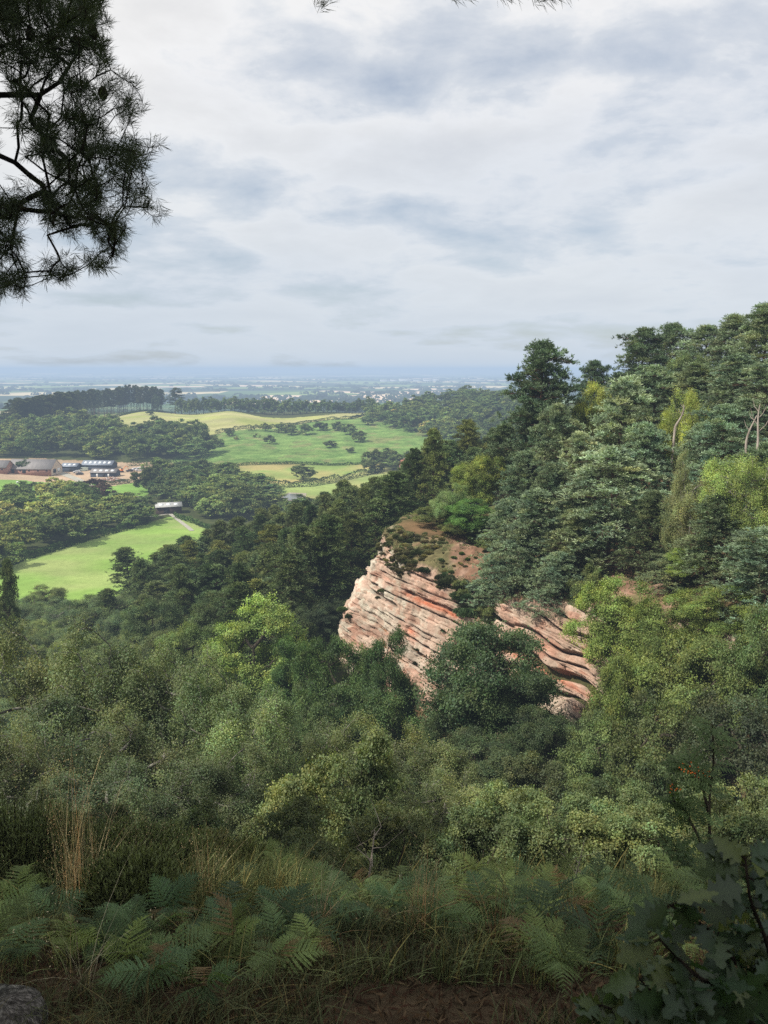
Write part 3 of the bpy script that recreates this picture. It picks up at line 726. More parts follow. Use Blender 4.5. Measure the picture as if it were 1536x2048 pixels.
# bleached dead trunks
def dead_tree(px, pyb, Y, ht, label, seed):
    r = np.random.default_rng(seed); p = pt(px, pyb, Y); e = empty('dead_tree', p)
    b = MB(); t = np.linspace(0, 1, 9); P = np.column_stack([np.sin(t * 4 + seed) * .25 + t * .5, 0 * t, ht * t]); P[0, 2] = -4
    v, f = tube(P, .11 * (1 - .8 * t) + .018, 7); b.add(v, f); obj('trunk', b.mesh('dead_trunk', [M_DEAD], True), e)
    for k in range(4):
        b = MB(); q = P[4 + k]; a = r.uniform(-1.2, 1.2) + (math.pi if k % 2 else 0); L = ht * r.uniform(.18, .36)
        Q = np.array([q, q + [math.cos(a) * L * .4, .1, L * .35], q + [math.cos(a) * L * .65, .1, L * .9]]); v, f = tube(Q, [.045, .03, .01], 5)
        b.add(v, f); obj('limb', b.mesh('dead_limb', [M_DEAD], True), e)
    return tag(e, label, 'dead tree', 'bleached dead trees')
dead_tree(1505, 918, 68, 4.6, 'bleached bare dead tree nearest the right edge of the ridge', 1)
dead_tree(1492, 910, 69, 3.4, 'shorter bleached dead tree left of its taller twin', 3)
dead_tree(1352, 860, 82, 2.6, 'white forked dead limb standing in the yellow-green birch', 5)

# ------------------------------------------------------------------ pines in the valley behind the crag
def fill(poly, sp, seed, jit=.35):
    r = random.Random(seed); P = np.array(poly); x0, y0 = P.min(0); x1, y1 = P.max(0); out = []
    j = 0; y = y0
    while y < y1:
        x = x0 + (sp / 2 if j % 2 else 0)
        while x < x1:
            q = (x + r.uniform(-jit, jit) * sp, y + r.uniform(-jit, jit) * sp)
            if inpoly(np.array([q[0]]), np.array([q[1]]), P)[0]: out.append(q)
            x += sp
        y += sp * .87; j += 1
    return out
r_ = random.Random(11)
for x, y in fill([(-20, 98), (-9, 101), (-4, 114), (4, 122), (8, 128), (22, 150), (42, 180), (22, 225), (-20, 228), (-40, 222), (-54, 196), (-56, 168), (-42, 138), (-28, 120)], 6.6, 4):
    near = y < 160
    plant('fir', x, y, r_.uniform(11.5, 18.5) * (.85 if x < -35 else 1), r_.uniform(2.7, 4.4), 'dark green pine in the dense stand of the valley behind the crag', 'pines of the valley stand',
          tint=r_.choice([(0.045, 0.078, 0.036), (0.06, 0.09, 0.045), (0.075, 0.115, 0.06), (0.032, 0.058, 0.028), (0.085, 0.115, 0.045)]))
for a in [('fir', 880, 890, 165, 80, 'highest pine of the valley stand, left of the ridge'), ('fir', 830, 925, 158, 85, 'pine left of the highest one in the valley stand'),
          ('fir', 765, 958, 150, 85, 'pine right above the left brow of the crag'), ('fir', 690, 965, 160, 85, 'pine above the crag with a flattened top'),
          ('fir', 262, 1098, 185, 75, 'pointed pine at the left end of the valley stand beside the pasture'), ('fir', 215, 1180, 150, 60, 'small pointed pine at the pasture corner'),
          ('fir', 2, 1128, 110, 60, 'dark pine cut by the left edge below the pasture'), ('fir', 930, 925, 120, 80, 'grey-green pine tip behind the crag brow'), ('fir', 655, 1070, 114, 80, 'dark pine close against the left edge of the crag'), ('fir', 610, 1085, 118, 80, 'dark pine second from the left edge of the crag'), ('fir', 700, 1030, 122, 80, 'dark pine behind the left edge of the crag')]:
    top(*a, group='pines of the valley stand')

# ------------------------------------------------------------------ broad-leaved slope left of the crag
for x, y in fill([(-105, 110), (-110, 165), (-80, 180), (-62, 165), (-44, 138), (-30, 118), (-18, 108), (-16, 96), (-22, 80), (-34, 66), (-48, 60), (-62, 75)], 8.2, 9):
    if -32 < x < -4 and 58 < y < 86: continue
    k = r_.choice(['oak', 'oak', 'birch'])
    plant(k, x, y, r_.uniform(7.5, 10.5), r_.uniform(4.2, 5.6), 'leafy green tree in the wood sloping down left of the crag', 'trees of the left slope',
          tint=r_.choice([(0.065, 0.10, 0.042), (0.06, 0.10, 0.05), (0.08, 0.12, 0.045), (0.10, 0.14, 0.05)]))
for a in [
 ('chestnut', 505, 1218, 86, 245, 'yellow-green sweet chestnut in flower, lit below the crag', None),
 ('oak', 590, 1275, 78, 130, 'green oak against the right side of the yellow-green chestnut', (0.05, 0.10, 0.03)),
 ('oak', 675, 1268, 72, 160, 'deep green oak under the left foot of the crag', (0.045, 0.09, 0.03)),
 ('oak', 775, 1262, 67, 130, 'dark oak touching the bottom of the bare rock', (0.038, 0.075, 0.028)),
 ('oak', 720, 1370, 60, 210, 'dark spreading oak between the chestnut and the rock', (0.042, 0.08, 0.03)),
 ('oak', 620, 1380, 62, 170, 'green oak below the chestnut', (0.042, 0.08, 0.032)),
 ('oak', 992, 1238, 58, 290, 'large dark oak with a visible trunk standing before the crag', (0.04, 0.075, 0.034)),
 ('oak', 905, 1395, 56, 130, 'dark oak in the shade left of the big crag oak', (0.045, 0.08, 0.035)),
 ('oak', 1080, 1420, 50, 150, 'shaded oak under the right of the big crag oak', (0.035, 0.06, 0.028)),
 ('oak', 960, 1470, 48, 190, 'dark low oak at the foot of the big crag oak', (0.035, 0.06, 0.028)),
 ('oak', 1258, 1300, 52, 150, 'green oak hiding the right end of the rock face', (0.08, 0.125, 0.04)),
 ('oak', 1350, 1250, 55, 220, 'broad oak right of the rock with yellowish leaves', (0.09, 0.13, 0.042)),
 ('oak', 1475, 1265, 50, 240, 'broad oak near the right edge above the shaded trees', (0.07, 0.11, 0.04)),
 ('oak', 1550, 1225, 47, 190, 'oak cut by the right edge beneath the large pine', (0.06, 0.10, 0.04)),
 ('oak', 1215, 1440, 45, 190, 'green oak below the red undercut of the rock', (0.065, 0.10, 0.04)),
 ('oak', 1335, 1400, 41, 240, 'leafy oak in the centre of the right-hand hollow', (0.055, 0.085, 0.035)),
 ('oak', 1480, 1410, 38, 260, 'dark grey-green oak at the right side of the hollow', (0.045, 0.065, 0.036)),
 ('oak', 440, 1180, 108, 120, 'rounded dark oak above and left of the chestnut', (0.05, 0.085, 0.035)),
 ('oak', 555, 1195, 112, 100, 'dark oak behind the chestnut under the pines', (0.038, 0.068, 0.03)),
 ('oak', 380, 1235, 95, 120, 'green oak left of the chestnut', (0.075, 0.12, 0.045)),
 ('oak', 1050, 1335, 54, 200, 'dark oak half hidden behind the right side of the big crag oak', (0.036, 0.068, 0.03)),
 ('oak', 640, 1200, 101, 100, 'dark tree in the notch left of the crag foot', (0.03, 0.05, 0.026)), ('oak', 590, 1215, 96, 90, 'dark tree between the chestnut and the crag foot', (0.035, 0.06, 0.028)),
 ('oak', 300, 1190, 122, 100, 'dark oak on the left slope near the pasture corner', (0.055, 0.09, 0.038)),
]: top(*a[:6], group='oaks round the foot of the crag' if a[0] == 'oak' else None, tint=a[6])

# ------------------------------------------------------------------ birches and sallows on the near slope
OLV = (0.070, 0.10, 0.048); OLD = (0.050, 0.074, 0.037); GRN = (0.075, 0.112, 0.052); LGT = (0.10, 0.145, 0.066)  # OLD: darker leaf albedo standing in for shade over the left birches
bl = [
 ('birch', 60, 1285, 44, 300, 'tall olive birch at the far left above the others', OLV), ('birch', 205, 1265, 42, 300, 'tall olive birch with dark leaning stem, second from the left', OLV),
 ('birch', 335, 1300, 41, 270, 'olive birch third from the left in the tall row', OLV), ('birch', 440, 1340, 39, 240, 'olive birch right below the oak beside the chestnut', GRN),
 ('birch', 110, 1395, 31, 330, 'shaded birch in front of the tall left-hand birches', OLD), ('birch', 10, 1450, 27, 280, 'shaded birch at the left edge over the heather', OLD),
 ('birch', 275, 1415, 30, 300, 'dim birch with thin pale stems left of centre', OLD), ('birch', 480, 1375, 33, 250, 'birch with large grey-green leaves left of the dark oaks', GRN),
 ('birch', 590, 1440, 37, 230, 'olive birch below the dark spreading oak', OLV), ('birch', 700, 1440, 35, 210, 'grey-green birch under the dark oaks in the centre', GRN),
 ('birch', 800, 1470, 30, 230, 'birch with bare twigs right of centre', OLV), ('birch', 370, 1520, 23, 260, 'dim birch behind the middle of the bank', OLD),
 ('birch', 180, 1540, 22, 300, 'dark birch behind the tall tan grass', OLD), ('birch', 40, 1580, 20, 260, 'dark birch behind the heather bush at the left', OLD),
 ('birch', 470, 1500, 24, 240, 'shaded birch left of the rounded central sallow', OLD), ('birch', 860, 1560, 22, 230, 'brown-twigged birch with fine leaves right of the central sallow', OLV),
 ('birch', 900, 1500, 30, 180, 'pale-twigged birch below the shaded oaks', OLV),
]
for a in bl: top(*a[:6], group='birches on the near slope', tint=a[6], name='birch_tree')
for a in [
 ('bush', 720, 1490, 20, 260, 'rounded sallow bush in the centre of the near slope', GRN), ('bush', 590, 1560, 18, 240, 'sallow bush left of the rounded central one', GRN),
 ('bush', 1010, 1580, 22, 220, 'light green sallow under the big crag oak', LGT), ('bush', 1130, 1590, 21, 230, 'light green sallow with curling leaves right of its neighbour', LGT),
 ('bush', 1270, 1600, 20, 240, 'light sallow in the middle of the right-hand thicket', LGT), ('bush', 1400, 1560, 22, 240, 'sallow behind the rowan sapling', GRN),
 ('bush', 1520, 1560, 20, 230, 'sallow at the right edge behind the oak leaves', LGT), ('bush', 960, 1690, 14, 250, 'low sallow behind the bracken in the centre', GRN),
 ('bush', 1140, 1690, 14, 260, 'low sallow behind the bracken with dead twigs', LGT), ('bush', 1310, 1690, 14, 260, 'low sallow left of the rowan stem', GRN),
 ('bush', 1480, 1690, 13, 260, 'low sallow right of the rowan stem', GRN), ('bush', 780, 1650, 14, 260, 'low grey sallow over the bracken', OLV),
 ('bush', 600, 1680, 13, 240, 'low dark sallow left of centre over the bracken', OLD), ('bush', 420, 1690, 13, 220, 'low dark sallow behind the heather', OLD),
 ('bush', 240, 1700, 12.5, 220, 'low shaded sallow behind the tan grass', OLD), ('bush', 70, 1700, 12.5, 220, 'low shaded sallow at the left edge', OLD),
 ('bush', 1200, 1560, 30, 190, 'dark green sallow in the shade below the hollow oaks', (0.05, 0.08, 0.035)), ('bush', 1060, 1520, 36, 200, 'shaded sallow under the trunk of the crag oak', OLD),
 ('bush', 1330, 1530, 30, 200, 'dark sallow at the bottom of the hollow', (0.055, 0.085, 0.038)),
]: top(*a[:6], group='sallow bushes on the near slope', tint=a[6])

# heather and scrub on the crag itself
def on_crag(px, py):
    X, Y_ = proj(CRAGP[280:]); k = np.argmin((X - px) ** 2 + (Y_ - py) ** 2); q = CRAGP[280:].reshape(-1, 3)[k]; return q
def on_face(px, py):
    X, Y_ = proj(CRAGP); k = np.argmin((X - px) ** 2 + (Y_ - py) ** 2); return CRAGP.reshape(-1, 3)[k]
def heather_variants():
    out = []
    for s in range(3):
        r = np.random.default_rng(300 + s); b = MB(); n = 2600
        d = rdir(n, r); d[:, 2] = np.abs(d[:, 2]); lump = .75 + .35 * vnoise(d[:, 0] * 2.5 + s * 9, d[:, 1] * 2.5, 3)
        c = d * (lump * r.uniform(.55, 1, n))[:, None] * np.array([1, 1, .75])
        v, f = kites(c, norm(d + rdir(n, r) * .5 + [0, 0, .5]), rdir(n, r), .26 * r.uniform(.6, 1.3, n), .09)
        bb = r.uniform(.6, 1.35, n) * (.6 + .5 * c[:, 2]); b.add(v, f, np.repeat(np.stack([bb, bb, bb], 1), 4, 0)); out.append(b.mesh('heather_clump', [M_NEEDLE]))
    return out
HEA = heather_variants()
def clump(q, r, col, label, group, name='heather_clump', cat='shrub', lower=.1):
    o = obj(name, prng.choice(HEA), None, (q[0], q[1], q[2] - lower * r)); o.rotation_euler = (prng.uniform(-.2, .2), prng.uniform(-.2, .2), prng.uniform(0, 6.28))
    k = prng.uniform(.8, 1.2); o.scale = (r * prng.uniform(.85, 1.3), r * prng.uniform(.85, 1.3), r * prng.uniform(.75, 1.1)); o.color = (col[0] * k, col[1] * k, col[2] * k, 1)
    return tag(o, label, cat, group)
HC = [(0.16, 0.15, 0.08), (0.14, 0.16, 0.07), (0.20, 0.17, 0.095), (0.27, 0.25, 0.10), (0.24, 0.24, 0.12)]
cr = random.Random(21)
CAPP = [(745, 1085), (775, 1062), (830, 1045), (905, 1055), (880, 1100), (850, 1120), (830, 1145), (800, 1160), (770, 1125)]
for i in range(255):
    while True:
        px, py = cr.uniform(735, 910), cr.uniform(1040, 1170)
        if inpoly(np.array([px]), np.array([py]), np.array(CAPP))[0]: break
    clump(on_face(px, py), cr.uniform(.16, .56), cr.choice(HC), 'brown-green heather clump on the left brow of the crag', 'heather on the left brow of the crag')
def cap_mat():
    r = np.random.default_rng(77); Q_ = CRAGP[296:]; nr, nu, _ = Q_.shape; n = 60000
    a = r.integers(0, nr, n); b_ = r.integers(40, nu - 1, n); P = Q_[a, b_] + r.normal(size=(n, 3)) * [.06, .06, .0]
    px, py = proj(P); g = fbm(P[:, 0] / .9, P[:, 1] / .9, 3, 5); dens = np.where(px < 850, .75, np.where(px < 905, .5, .22)); k = g < .32 + .34 * dens; P = P[k]; px = px[k]; n = len(P)
    h_ = r.uniform(.10, .30, n); d = rdir(n, r) * .6 + [0, 0, 1]; v, f = kites(P + [0, 0, .06], d, rdir(n, r), h_, .05)
    pal = np.array([(.20, .18, .085), (.13, .14, .06), (.26, .24, .12), (.10, .11, .05), (.12, .19, .06)]); t = (fbm(P[:, 0] / .8 + 9, P[:, 1] / .8, 3, 6) * 9).astype(int) % 5
    c = pal[t] * r.uniform(.7, 1.3, n)[:, None]; b = MB(); b.add(v, f, np.repeat(c, 4, 0)); tag(obj('cliff_top_turf', b.mesh('cliff_top_turf', [M_GRASS])), 'matted dry grass and low heath covering the brow of the crag', 'turf', kind='stuff')
cap_mat()
CAP2 = [(870, 1140), (905, 1150), (985, 1195), (985, 1240), (940, 1235), (900, 1200)]
for i in range(34):
    while True:
        px, py = cr.uniform(865, 990), cr.uniform(1130, 1245)
        if inpoly(np.array([px]), np.array([py]), np.array(CAP2))[0]: break
    clump(on_face(px, py), cr.uniform(.5, 1.2), cr.choice([(0.09, 0.11, 0.055), (0.11, 0.12, 0.065), (0.10, 0.16, 0.07)]), 'dark heather bush along the lip of the crag below the red earth', 'heather along the lip of the crag')
for i in range(110):
    px, py = cr.uniform(860, 1130), cr.uniform(1060, 1190)
    clump(on_face(px, py), cr.uniform(.16, .5), cr.choice([(0.16, 0.26, 0.07), (0.26, 0.24, 0.10), (0.14, 0.19, 0.07), (0.15, 0.14, 0.07)]), 'small green bracken tuft on the red earth above the crag', 'bracken tufts on the red earth', name='bracken_tuft', cat='fern', lower=.2)
for px, py, r, c, lb in [(848, 1142, .75, (0.05, 0.075, 0.03), 'round dark gorse bush perched on the crag lip'), (688, 1220, .95, (0.10, 0.15, 0.05), 'leafy bush clinging to the left foot of the crag'), (700, 1232, .6, (0.09, 0.12, 0.05), 'small bush beside the leafy one at the left foot of the crag'),
    (762, 1182, .45, HC[1], 'heather tuft on the upper ledge of the pale rock'), (755, 1195, .4, HC[0], 'heather tuft on the second ledge of the pale rock'), (888, 1262, .42, HC[1], 'dark tuft in the middle crack of the rock'), (912, 1268, .4, HC[0], 'tuft right of the dark one in the middle crack'),
    (800, 1252, .25, HC[3], 'yellowish tuft on the lower pale rock'), (832, 1325, .6, (0.09, 0.1, 0.05), 'brown bush at the broken foot of the pale rock'), (860, 1345, .6, (0.13, 0.18, 0.05), 'bright tuft at the foot of the pale rock'), (835, 1300, .4, HC[1], 'tuft above the brown bush at the rock foot'),
    (1165, 1215, .5, (0.08, 0.12, 0.05), 'green tuft on the top edge of the right rock face'), (1195, 1300, .55, (0.13, 0.2, 0.05), 'bright green bush on the right end of the rock face'), (930, 1285, .4, HC[1], 'tuft near the crag oak on the rock')]:
    clump(on_face(px, py), r, c, lb, None, name='ledge_shrub')

# ------------------------------------------------------------------ valley trees, row by row
def far(px, py, ht, rad, label, group, kind='fartree', tint=None, y0=200., parts=False, **k):
    x, y = hit(px, py, y0); return plant(kind, x, y, ht, rad, label, group, tint=tint, parts=parts, **k)
FT = [(0.05, 0.082, 0.036), (0.06, 0.095, 0.04), (0.045, 0.07, 0.034), (0.075, 0.11, 0.045)]
ORD = ['first', 'second', 'third', 'fourth', 'fifth', 'sixth', 'seventh', 'eighth', 'ninth', 'tenth', 'eleventh', 'twelfth', 'thirteenth', 'fourteenth', 'fifteenth', 'sixteenth', 'seventeenth', 'eighteenth', 'nineteenth', 'twentieth', 'twenty-first', 'twenty-second', 'twenty-third', 'twenty-fourth', 'twenty-fifth', 'twenty-sixth']
fr = random.Random(5)
# pines on the far hilltop
HOLD[0] = True
tp = [(-10, 799), (40, 797), (80, 793), (110, 785), (140, 783), (200, 780), (250, 774), (262, 769), (290, 774), (310, 771), (320, 776)]
n = 64
for i in range(n):
    px = 22 + (322 - 22) * i / (n - 1) + fr.uniform(-3, 3); ty = np.interp(px, [a for a, b in tp], [b for a, b in tp]) + fr.uniform(-3, 4)
    by = np.interp(px, [20, 140, 200, 320], [842, 836, 822, 812]) + fr.uniform(-3, 1)
    Y = np.interp(px, [20, 140, 200, 320], [640, 690, 790, 840]) + fr.uniform(-12, 12)
    p = pt(px, ty, Y); g = h1(p[0], Y)
    plant('farpine', p[0], Y, p[2] - g, fr.uniform(3.2, 4.6) if px > 140 else fr.uniform(4.5, 6), 'tall dark pine with bare trunk in the hilltop plantation on the far left hill', 'pines of the hilltop plantation', tint=fr.choice([(0.04, 0.06, 0.035), (0.05, 0.07, 0.04)]))
for px, ty, w, lb in ((348, 776, 30, 'broad pine standing a little apart at the right end of the hilltop plantation'), (312, 790, 18, 'low round tree at the right end of the plantation')):
    Y = 815; p = pt(px, ty, Y); plant('farpine' if w > 20 else 'fartree', p[0], Y, p[2] - h1(p[0], Y), w / 2 * Y / F, lb, tint=(0.045, 0.07, 0.04))
# hedge of trees along the top of the hay field
for i in range(26):
    px = 362 + (735 - 362) * i / 25 + fr.uniform(-3, 3); Y = 800 + fr.uniform(-8, 8); ty = np.interp(px, [360, 470, 540, 640, 690, 735], [797, 795, 797, 797, 803, 796]) + fr.uniform(-2, 3)
    p = pt(px, ty, Y); plant('fartree', p[0], Y, max(8, p[2] - h1(p[0], Y)), fr.uniform(5, 7.2), ORD[i] + ' tree from the left in the tree belt above the hay field', 'tree belt above the hay field', tint=fr.choice(FT[:3]), parts=True)
def stand(poly, y0, sp, ht, rad, label, group, seed, tints=FT, kind='fartree', parts=False, keep=1.0):
    P = gpoly(poly, y0); rr = random.Random(seed)
    for x, y in fill(P, sp, seed, .38):
        if rr.random() > keep: continue
        h_ = rr.uniform(*ht) * rr.choice([.8, 1, 1, 1.15]); plant(kind, x, y, h_, rr.uniform(*rad), label, group, tint=rr.choice(tints), parts=parts)
stand([(-25, 856), (60, 852), (150, 852), (200, 862), (300, 876), (380, 880), (420, 884), (425, 905), (400, 916), (345, 924), (250, 925), (100, 916), (-25, 914)], 430, 16.0, (12, 17), (7.6, 10.2), 'rounded broad-leaved tree in the wood behind the farm', 'wood behind the farm', 31)
stand([(740, 834), (760, 826), (830, 815), (1030, 805), (1060, 880), (980, 912), (925, 905), (880, 884), (820, 868), (750, 848)], 430, 16.0, (10.5, 15), (7.6, 10.2), 'rounded tree in the wood on the right of the bracken slope', 'wood right of the bracken slope', 32)
stand([(-25, 1148), (-25, 1040), (20, 1020), (90, 1012), (150, 1008), (215, 1012), (240, 1020), (300, 1030), (312, 1040), (250, 1058), (120, 1094), (10, 1130)], 200, 12.2, (7.5, 11.5), (6.6, 9), 'leafy tree in the belt between the hedged pasture and the green field', 'tree belt above the pasture', 33)
stand([(288, 990), (300, 962), (345, 952), (400, 945), (440, 958), (500, 980), (560, 1008), (555, 1032), (470, 1045), (400, 1044), (372, 1030), (365, 1005), (320, 992)], 260, 12.4, (8, 12), (6.8, 9.2), 'rounded tree in the copse beside the lower barns', 'copse beside the lower barns', 34)
stand([(560, 1015), (640, 1035), (700, 1020), (690, 1060), (560, 1060)], 240, 9, (6, 9), (4.5, 6), 'green tree between the pond meadow and the pines', 'trees below the pond meadow', 35)
stand([(770, 932), (850, 925), (980, 915), (1000, 940), (880, 960), (790, 955)], 330, 10, (7, 10), (5, 7), 'tree near the red-roofed house', 'trees near the red-roofed house', 36, keep=.5)
for a in [(606, 960, 9, 6.2, 'lone round oak in the meadow by the pond', (0.045, 0.07, 0.034)), (458, 872, 6, 3.9, 'round tree at the bottom edge of the hay field', FT[2]), (436, 894, 6, 4, 'small round tree on the left of the bracken slope', FT[0]),
          (530, 862, 7, 4.5, 'pale tree on the ridge of the bracken slope', FT[3]), (540, 888, 7, 4.2, 'dark round tree half way up the bracken slope', FT[2]), (562, 866, 8, 5, 'second dark tree above the bracken slope', FT[0]), (582, 870, 9, 6, 'broad dark tree above the bracken slope', FT[0]),
          (612, 870, 9, 6, 'broad tree left of the wood above the bracken', FT[1]), (640, 862, 8, 6, 'tree joining the right-hand wood to the slope', FT[0]), (660, 896, 5.5, 4.6, 'dark round bush alone in the bracken', FT[2]), (702, 906, 4, 3, 'small bush right of the lone dark bush', FT[2]),
          (675, 862, 8, 6, 'tree on the upper right of the bracken slope', FT[0]), (700, 870, 9, 6, 'dark tree at the corner of the right-hand wood', FT[0]), (720, 884, 8, 5.5, 'tree on the lower edge of the right-hand wood', FT[1]), (750, 945, 13, 7, 'tall dark tree at the right end of the meadow hedge', FT[2]),
          (735, 850, 8, 6, 'tree at the right tip of the hay field', FT[0]), (430, 962, 6, 4, 'small tree in the corner of the rough meadow', FT[0]), (300, 830, 4, 4, 'bush on the bracken hillock', FT[2]), (188, 832, 5, 4, 'dark bush left on the bracken hillock', FT[2]), (250, 822, 3.5, 4, 'pair of low bushes on the hillock', FT[0]),
          (52, 946, 8, 6.2, 'dark tree in front of the long brick barn', (0.04, 0.06, 0.035)), (65, 1000, 9, 6.5, 'dark round tree at the edge of the green field', FT[2]), (105, 1008, 12, 7.5, 'pale willow, larger of the two behind the tree belt', (0.13, 0.17, 0.075)),
          (135, 1004, 10, 6.5, 'pale willow beside the copper beech', (0.125, 0.165, 0.07)), (180, 1002, 11, 8, 'purple copper beech, the larger of two beside the pale willow', (0.035, 0.026, 0.03)), (205, 1006, 9, 6, 'small purple copper beech right of the large one', (0.038, 0.03, 0.03)), (418, 1016, 9, 4.5, 'pale silver birch in the copse', (0.14, 0.17, 0.09)),
          (298, 985, 14, 7, 'tall dark tree right of the farm yard', (0.035, 0.055, 0.03)), (370, 962, 11, 9, 'spreading pine at the top of the copse', (0.035, 0.055, 0.032)), (340, 1018, 5, 2.2, 'thin tree in front of the pale-roofed barn', (0.07, 0.10, 0.05)),
          (10, 1060, 11, 7, 'pale willow at the left edge', (0.12, 0.15, 0.075)), (40, 1070, 11, 7, 'grey-green willow second from the left edge', (0.11, 0.14, 0.07)), (95, 1050, 12, 8, 'pale bushy willow above the tree belt', (0.13, 0.17, 0.07)),
          (20, 812, 9, 7, 'tree beyond the hill at the far left', FT[0]), (2, 812, 9, 5, 'tree cut by the left edge beyond the hill', FT[0]), (125, 838, 10, 8, 'olive round tree below the plantation', (0.11, 0.13, 0.05)), (790, 846, 11, 7.5, 'yellowish flowering tree in the right-hand wood', (0.20, 0.19, 0.085)), (830, 862, 12, 8, 'large yellow-flecked chestnut in the right-hand wood', (0.17, 0.17, 0.075)), (858, 872, 11, 7.5, 'second yellow-flecked chestnut in the right-hand wood', (0.15, 0.155, 0.07)), (870, 836, 10, 7, 'light green tree high in the right-hand wood', (0.10, 0.15, 0.05))]:
    far(*a[:4], a[4], None, tint=a[5], y0=240 if a[1] > 900 else 430, parts=True)

# hedges
def hedge(name, pts, w, h, label, seed, tint, y0=200., lift=0, world=False):
    P = np.array([((a - 768) / F * 1.02 * b, b) for a, b in pts]) if world else gpoly(pts, y0); r = np.random.default_rng(seed); seg = np.linalg.norm(np.diff(P, axis=0), axis=1); Lt = seg.sum(); n = int(Lt * 34)
    t = r.uniform(0, Lt, n); cs = np.concatenate([[0], np.cumsum(seg)]); X = np.interp(t, cs, P[:, 0]); Y = np.interp(t, cs, P[:, 1])
    bump = .65 + .7 * vnoise(t / 3.5, 0 * t, seed); a = r.uniform(-.25, math.pi + .25, n); X += r.normal(size=n) * .3; hh = np.maximum(np.sin(a), 0.0) * h * bump
    Y += np.cos(a) * w * .5 * bump; Z = H(X, Y) + hh + r.normal(size=n) * .12
    v, f = kites(np.column_stack([X, Y, Z]) - [P[0][0], P[0][1], 0], rdir(n, r), rdir(n, r) + [0, 0, .6], .75 * r.uniform(.6, 1.3, n), .5)
    bb = r.uniform(.7, 1.3, n) * (.75 + .35 * vnoise(t / 2, 0 * t, seed + 1)); b = MB(); b.add(v, f, np.repeat(np.stack([bb, bb, bb * .95], 1), 4, 0))
    o = obj(name, b.mesh(name, [M_FARLEAF]), None, (P[0][0], P[0][1], 0)); o.color = (*tint, 1); return tag(o, label, 'hedge')
hedge('hedge', [(-20, 1146), (60, 1118), (140, 1092), (230, 1066), (300, 1046)], 3, 2.2, 'clipped green hedge along the upper side of the pasture', 1, (0.06, 0.10, 0.035))
hedge('hedge', [(505, 974), (560, 975), (620, 972), (680, 962), (740, 949), (768, 942)], 5, 3, 'dark hedge curving below the rough meadow', 2, (0.05, 0.08, 0.035))
hedge('hedge', [(255, 932), (300, 930), (350, 932), (385, 938)], 5, 3, 'hedge behind the vehicles in the farm yard', 3, (0.07, 0.11, 0.045), 400)
hedge('hedge', [(400, 939), (480, 931), (600, 928), (760, 928)], 3, 1.4, 'low ragged bank between bracken and rough meadow', 4, (0.09, 0.15, 0.05), 400)
hedge('hedge', [(180, 973), (230, 969), (285, 963)], 5, 2.5, 'scrubby hedge below the farm yard', 6, (0.08, 0.11, 0.05), 350)
hedge('hedge', [(170, 843), (240, 832), (330, 824), (345, 812)], 3, 1.5, 'hedge between the hay field and the bracken hillock', 7, (0.07, 0.11, 0.045), 520)
hedge('hedge', [(430, 868), (480, 858), (540, 855), (600, 848), (700, 838), (745, 828)], 4, 2.2, 'uneven hedge along the bottom of the hay field', 8, (0.07, 0.10, 0.045), 520)
hedge('hedge', [(350, 1034), (385, 1045), (420, 1058)], 3, 1.6, 'short hedge beside the farm track', 9, (0.09, 0.15, 0.05), 230)

hedge('undergrowth', [(25, 836), (120, 832), (200, 824), (330, 812)], 14, 9, 'dark undergrowth under the hilltop pines', 11, (0.035, 0.045, 0.028), 520)
hedge('undergrowth', [(160, 800), (230, 845), (335, 868)], 16, 13, 'dark undergrowth at the back of the hilltop pines', 12, (0.035, 0.045, 0.028), world=True)
hedge('undergrowth', [(350, 812), (450, 814), (560, 815), (640, 815), (745, 812)], 7, 7, 'dark undergrowth beneath the tree belt above the hay field', 13, (0.05, 0.07, 0.035), world=True)
# scrub on the bracken slope
for i in range(15):
    px, py = fr.uniform(410, 960), fr.uniform(860, 925)
    q = hit(px, py, 430)
    if not inpoly(np.array([q[0]]), np.array([q[1]]), PARCELS[2][1])[0]: continue
    if py > 876 and fr.random() > .12: continue
    plant('farbush', q[0], q[1], fr.uniform(1.5, 3.5), fr.uniform(1.6, 3.4), 'small scrub bush scattered over the bracken slope', 'scrub bushes on the bracken slope', tint=fr.choice([(0.08, 0.12, 0.045), (0.12, 0.13, 0.065), (0.06, 0.09, 0.04)]), parts=False)

def release(most):
    HOLD[0] = False; buf = np.zeros((200, 400), bool); res = []
    for q in sorted(QUEUE, key=lambda q: math.hypot(q[1], q[2])):
        z = h1(q[1], q[2]); u, v = proj(np.array([q[1], q[2], z + q[3] * .5])); ry = q[3] * .5 * F / q[2]; rx = q[4] * F / q[2]
        yy, xx = np.mgrid[0:200, 0:400]; m = (((xx * 3 - u) / rx) ** 2 + ((yy * 2 + 760 - v) / ry) ** 2) < 1; vis = (m & ~buf).sum(); buf |= m; res.append((vis + (1000 if q[6] is None or q[12] else 0), q))
    res.sort(key=lambda a: -a[0])
    for vis, q in res[:most]: plant(q[0], q[1], q[2], q[3], q[4], q[5], q[6], tint=q[7], name=q[8], trunk=q[9], zoff=q[10], jit=q[11], parts=q[12])
    print('far trees', len(QUEUE), 'kept', min(most, len(res)), 'last vis', res[min(most, len(res)) - 1][0])
release(299)
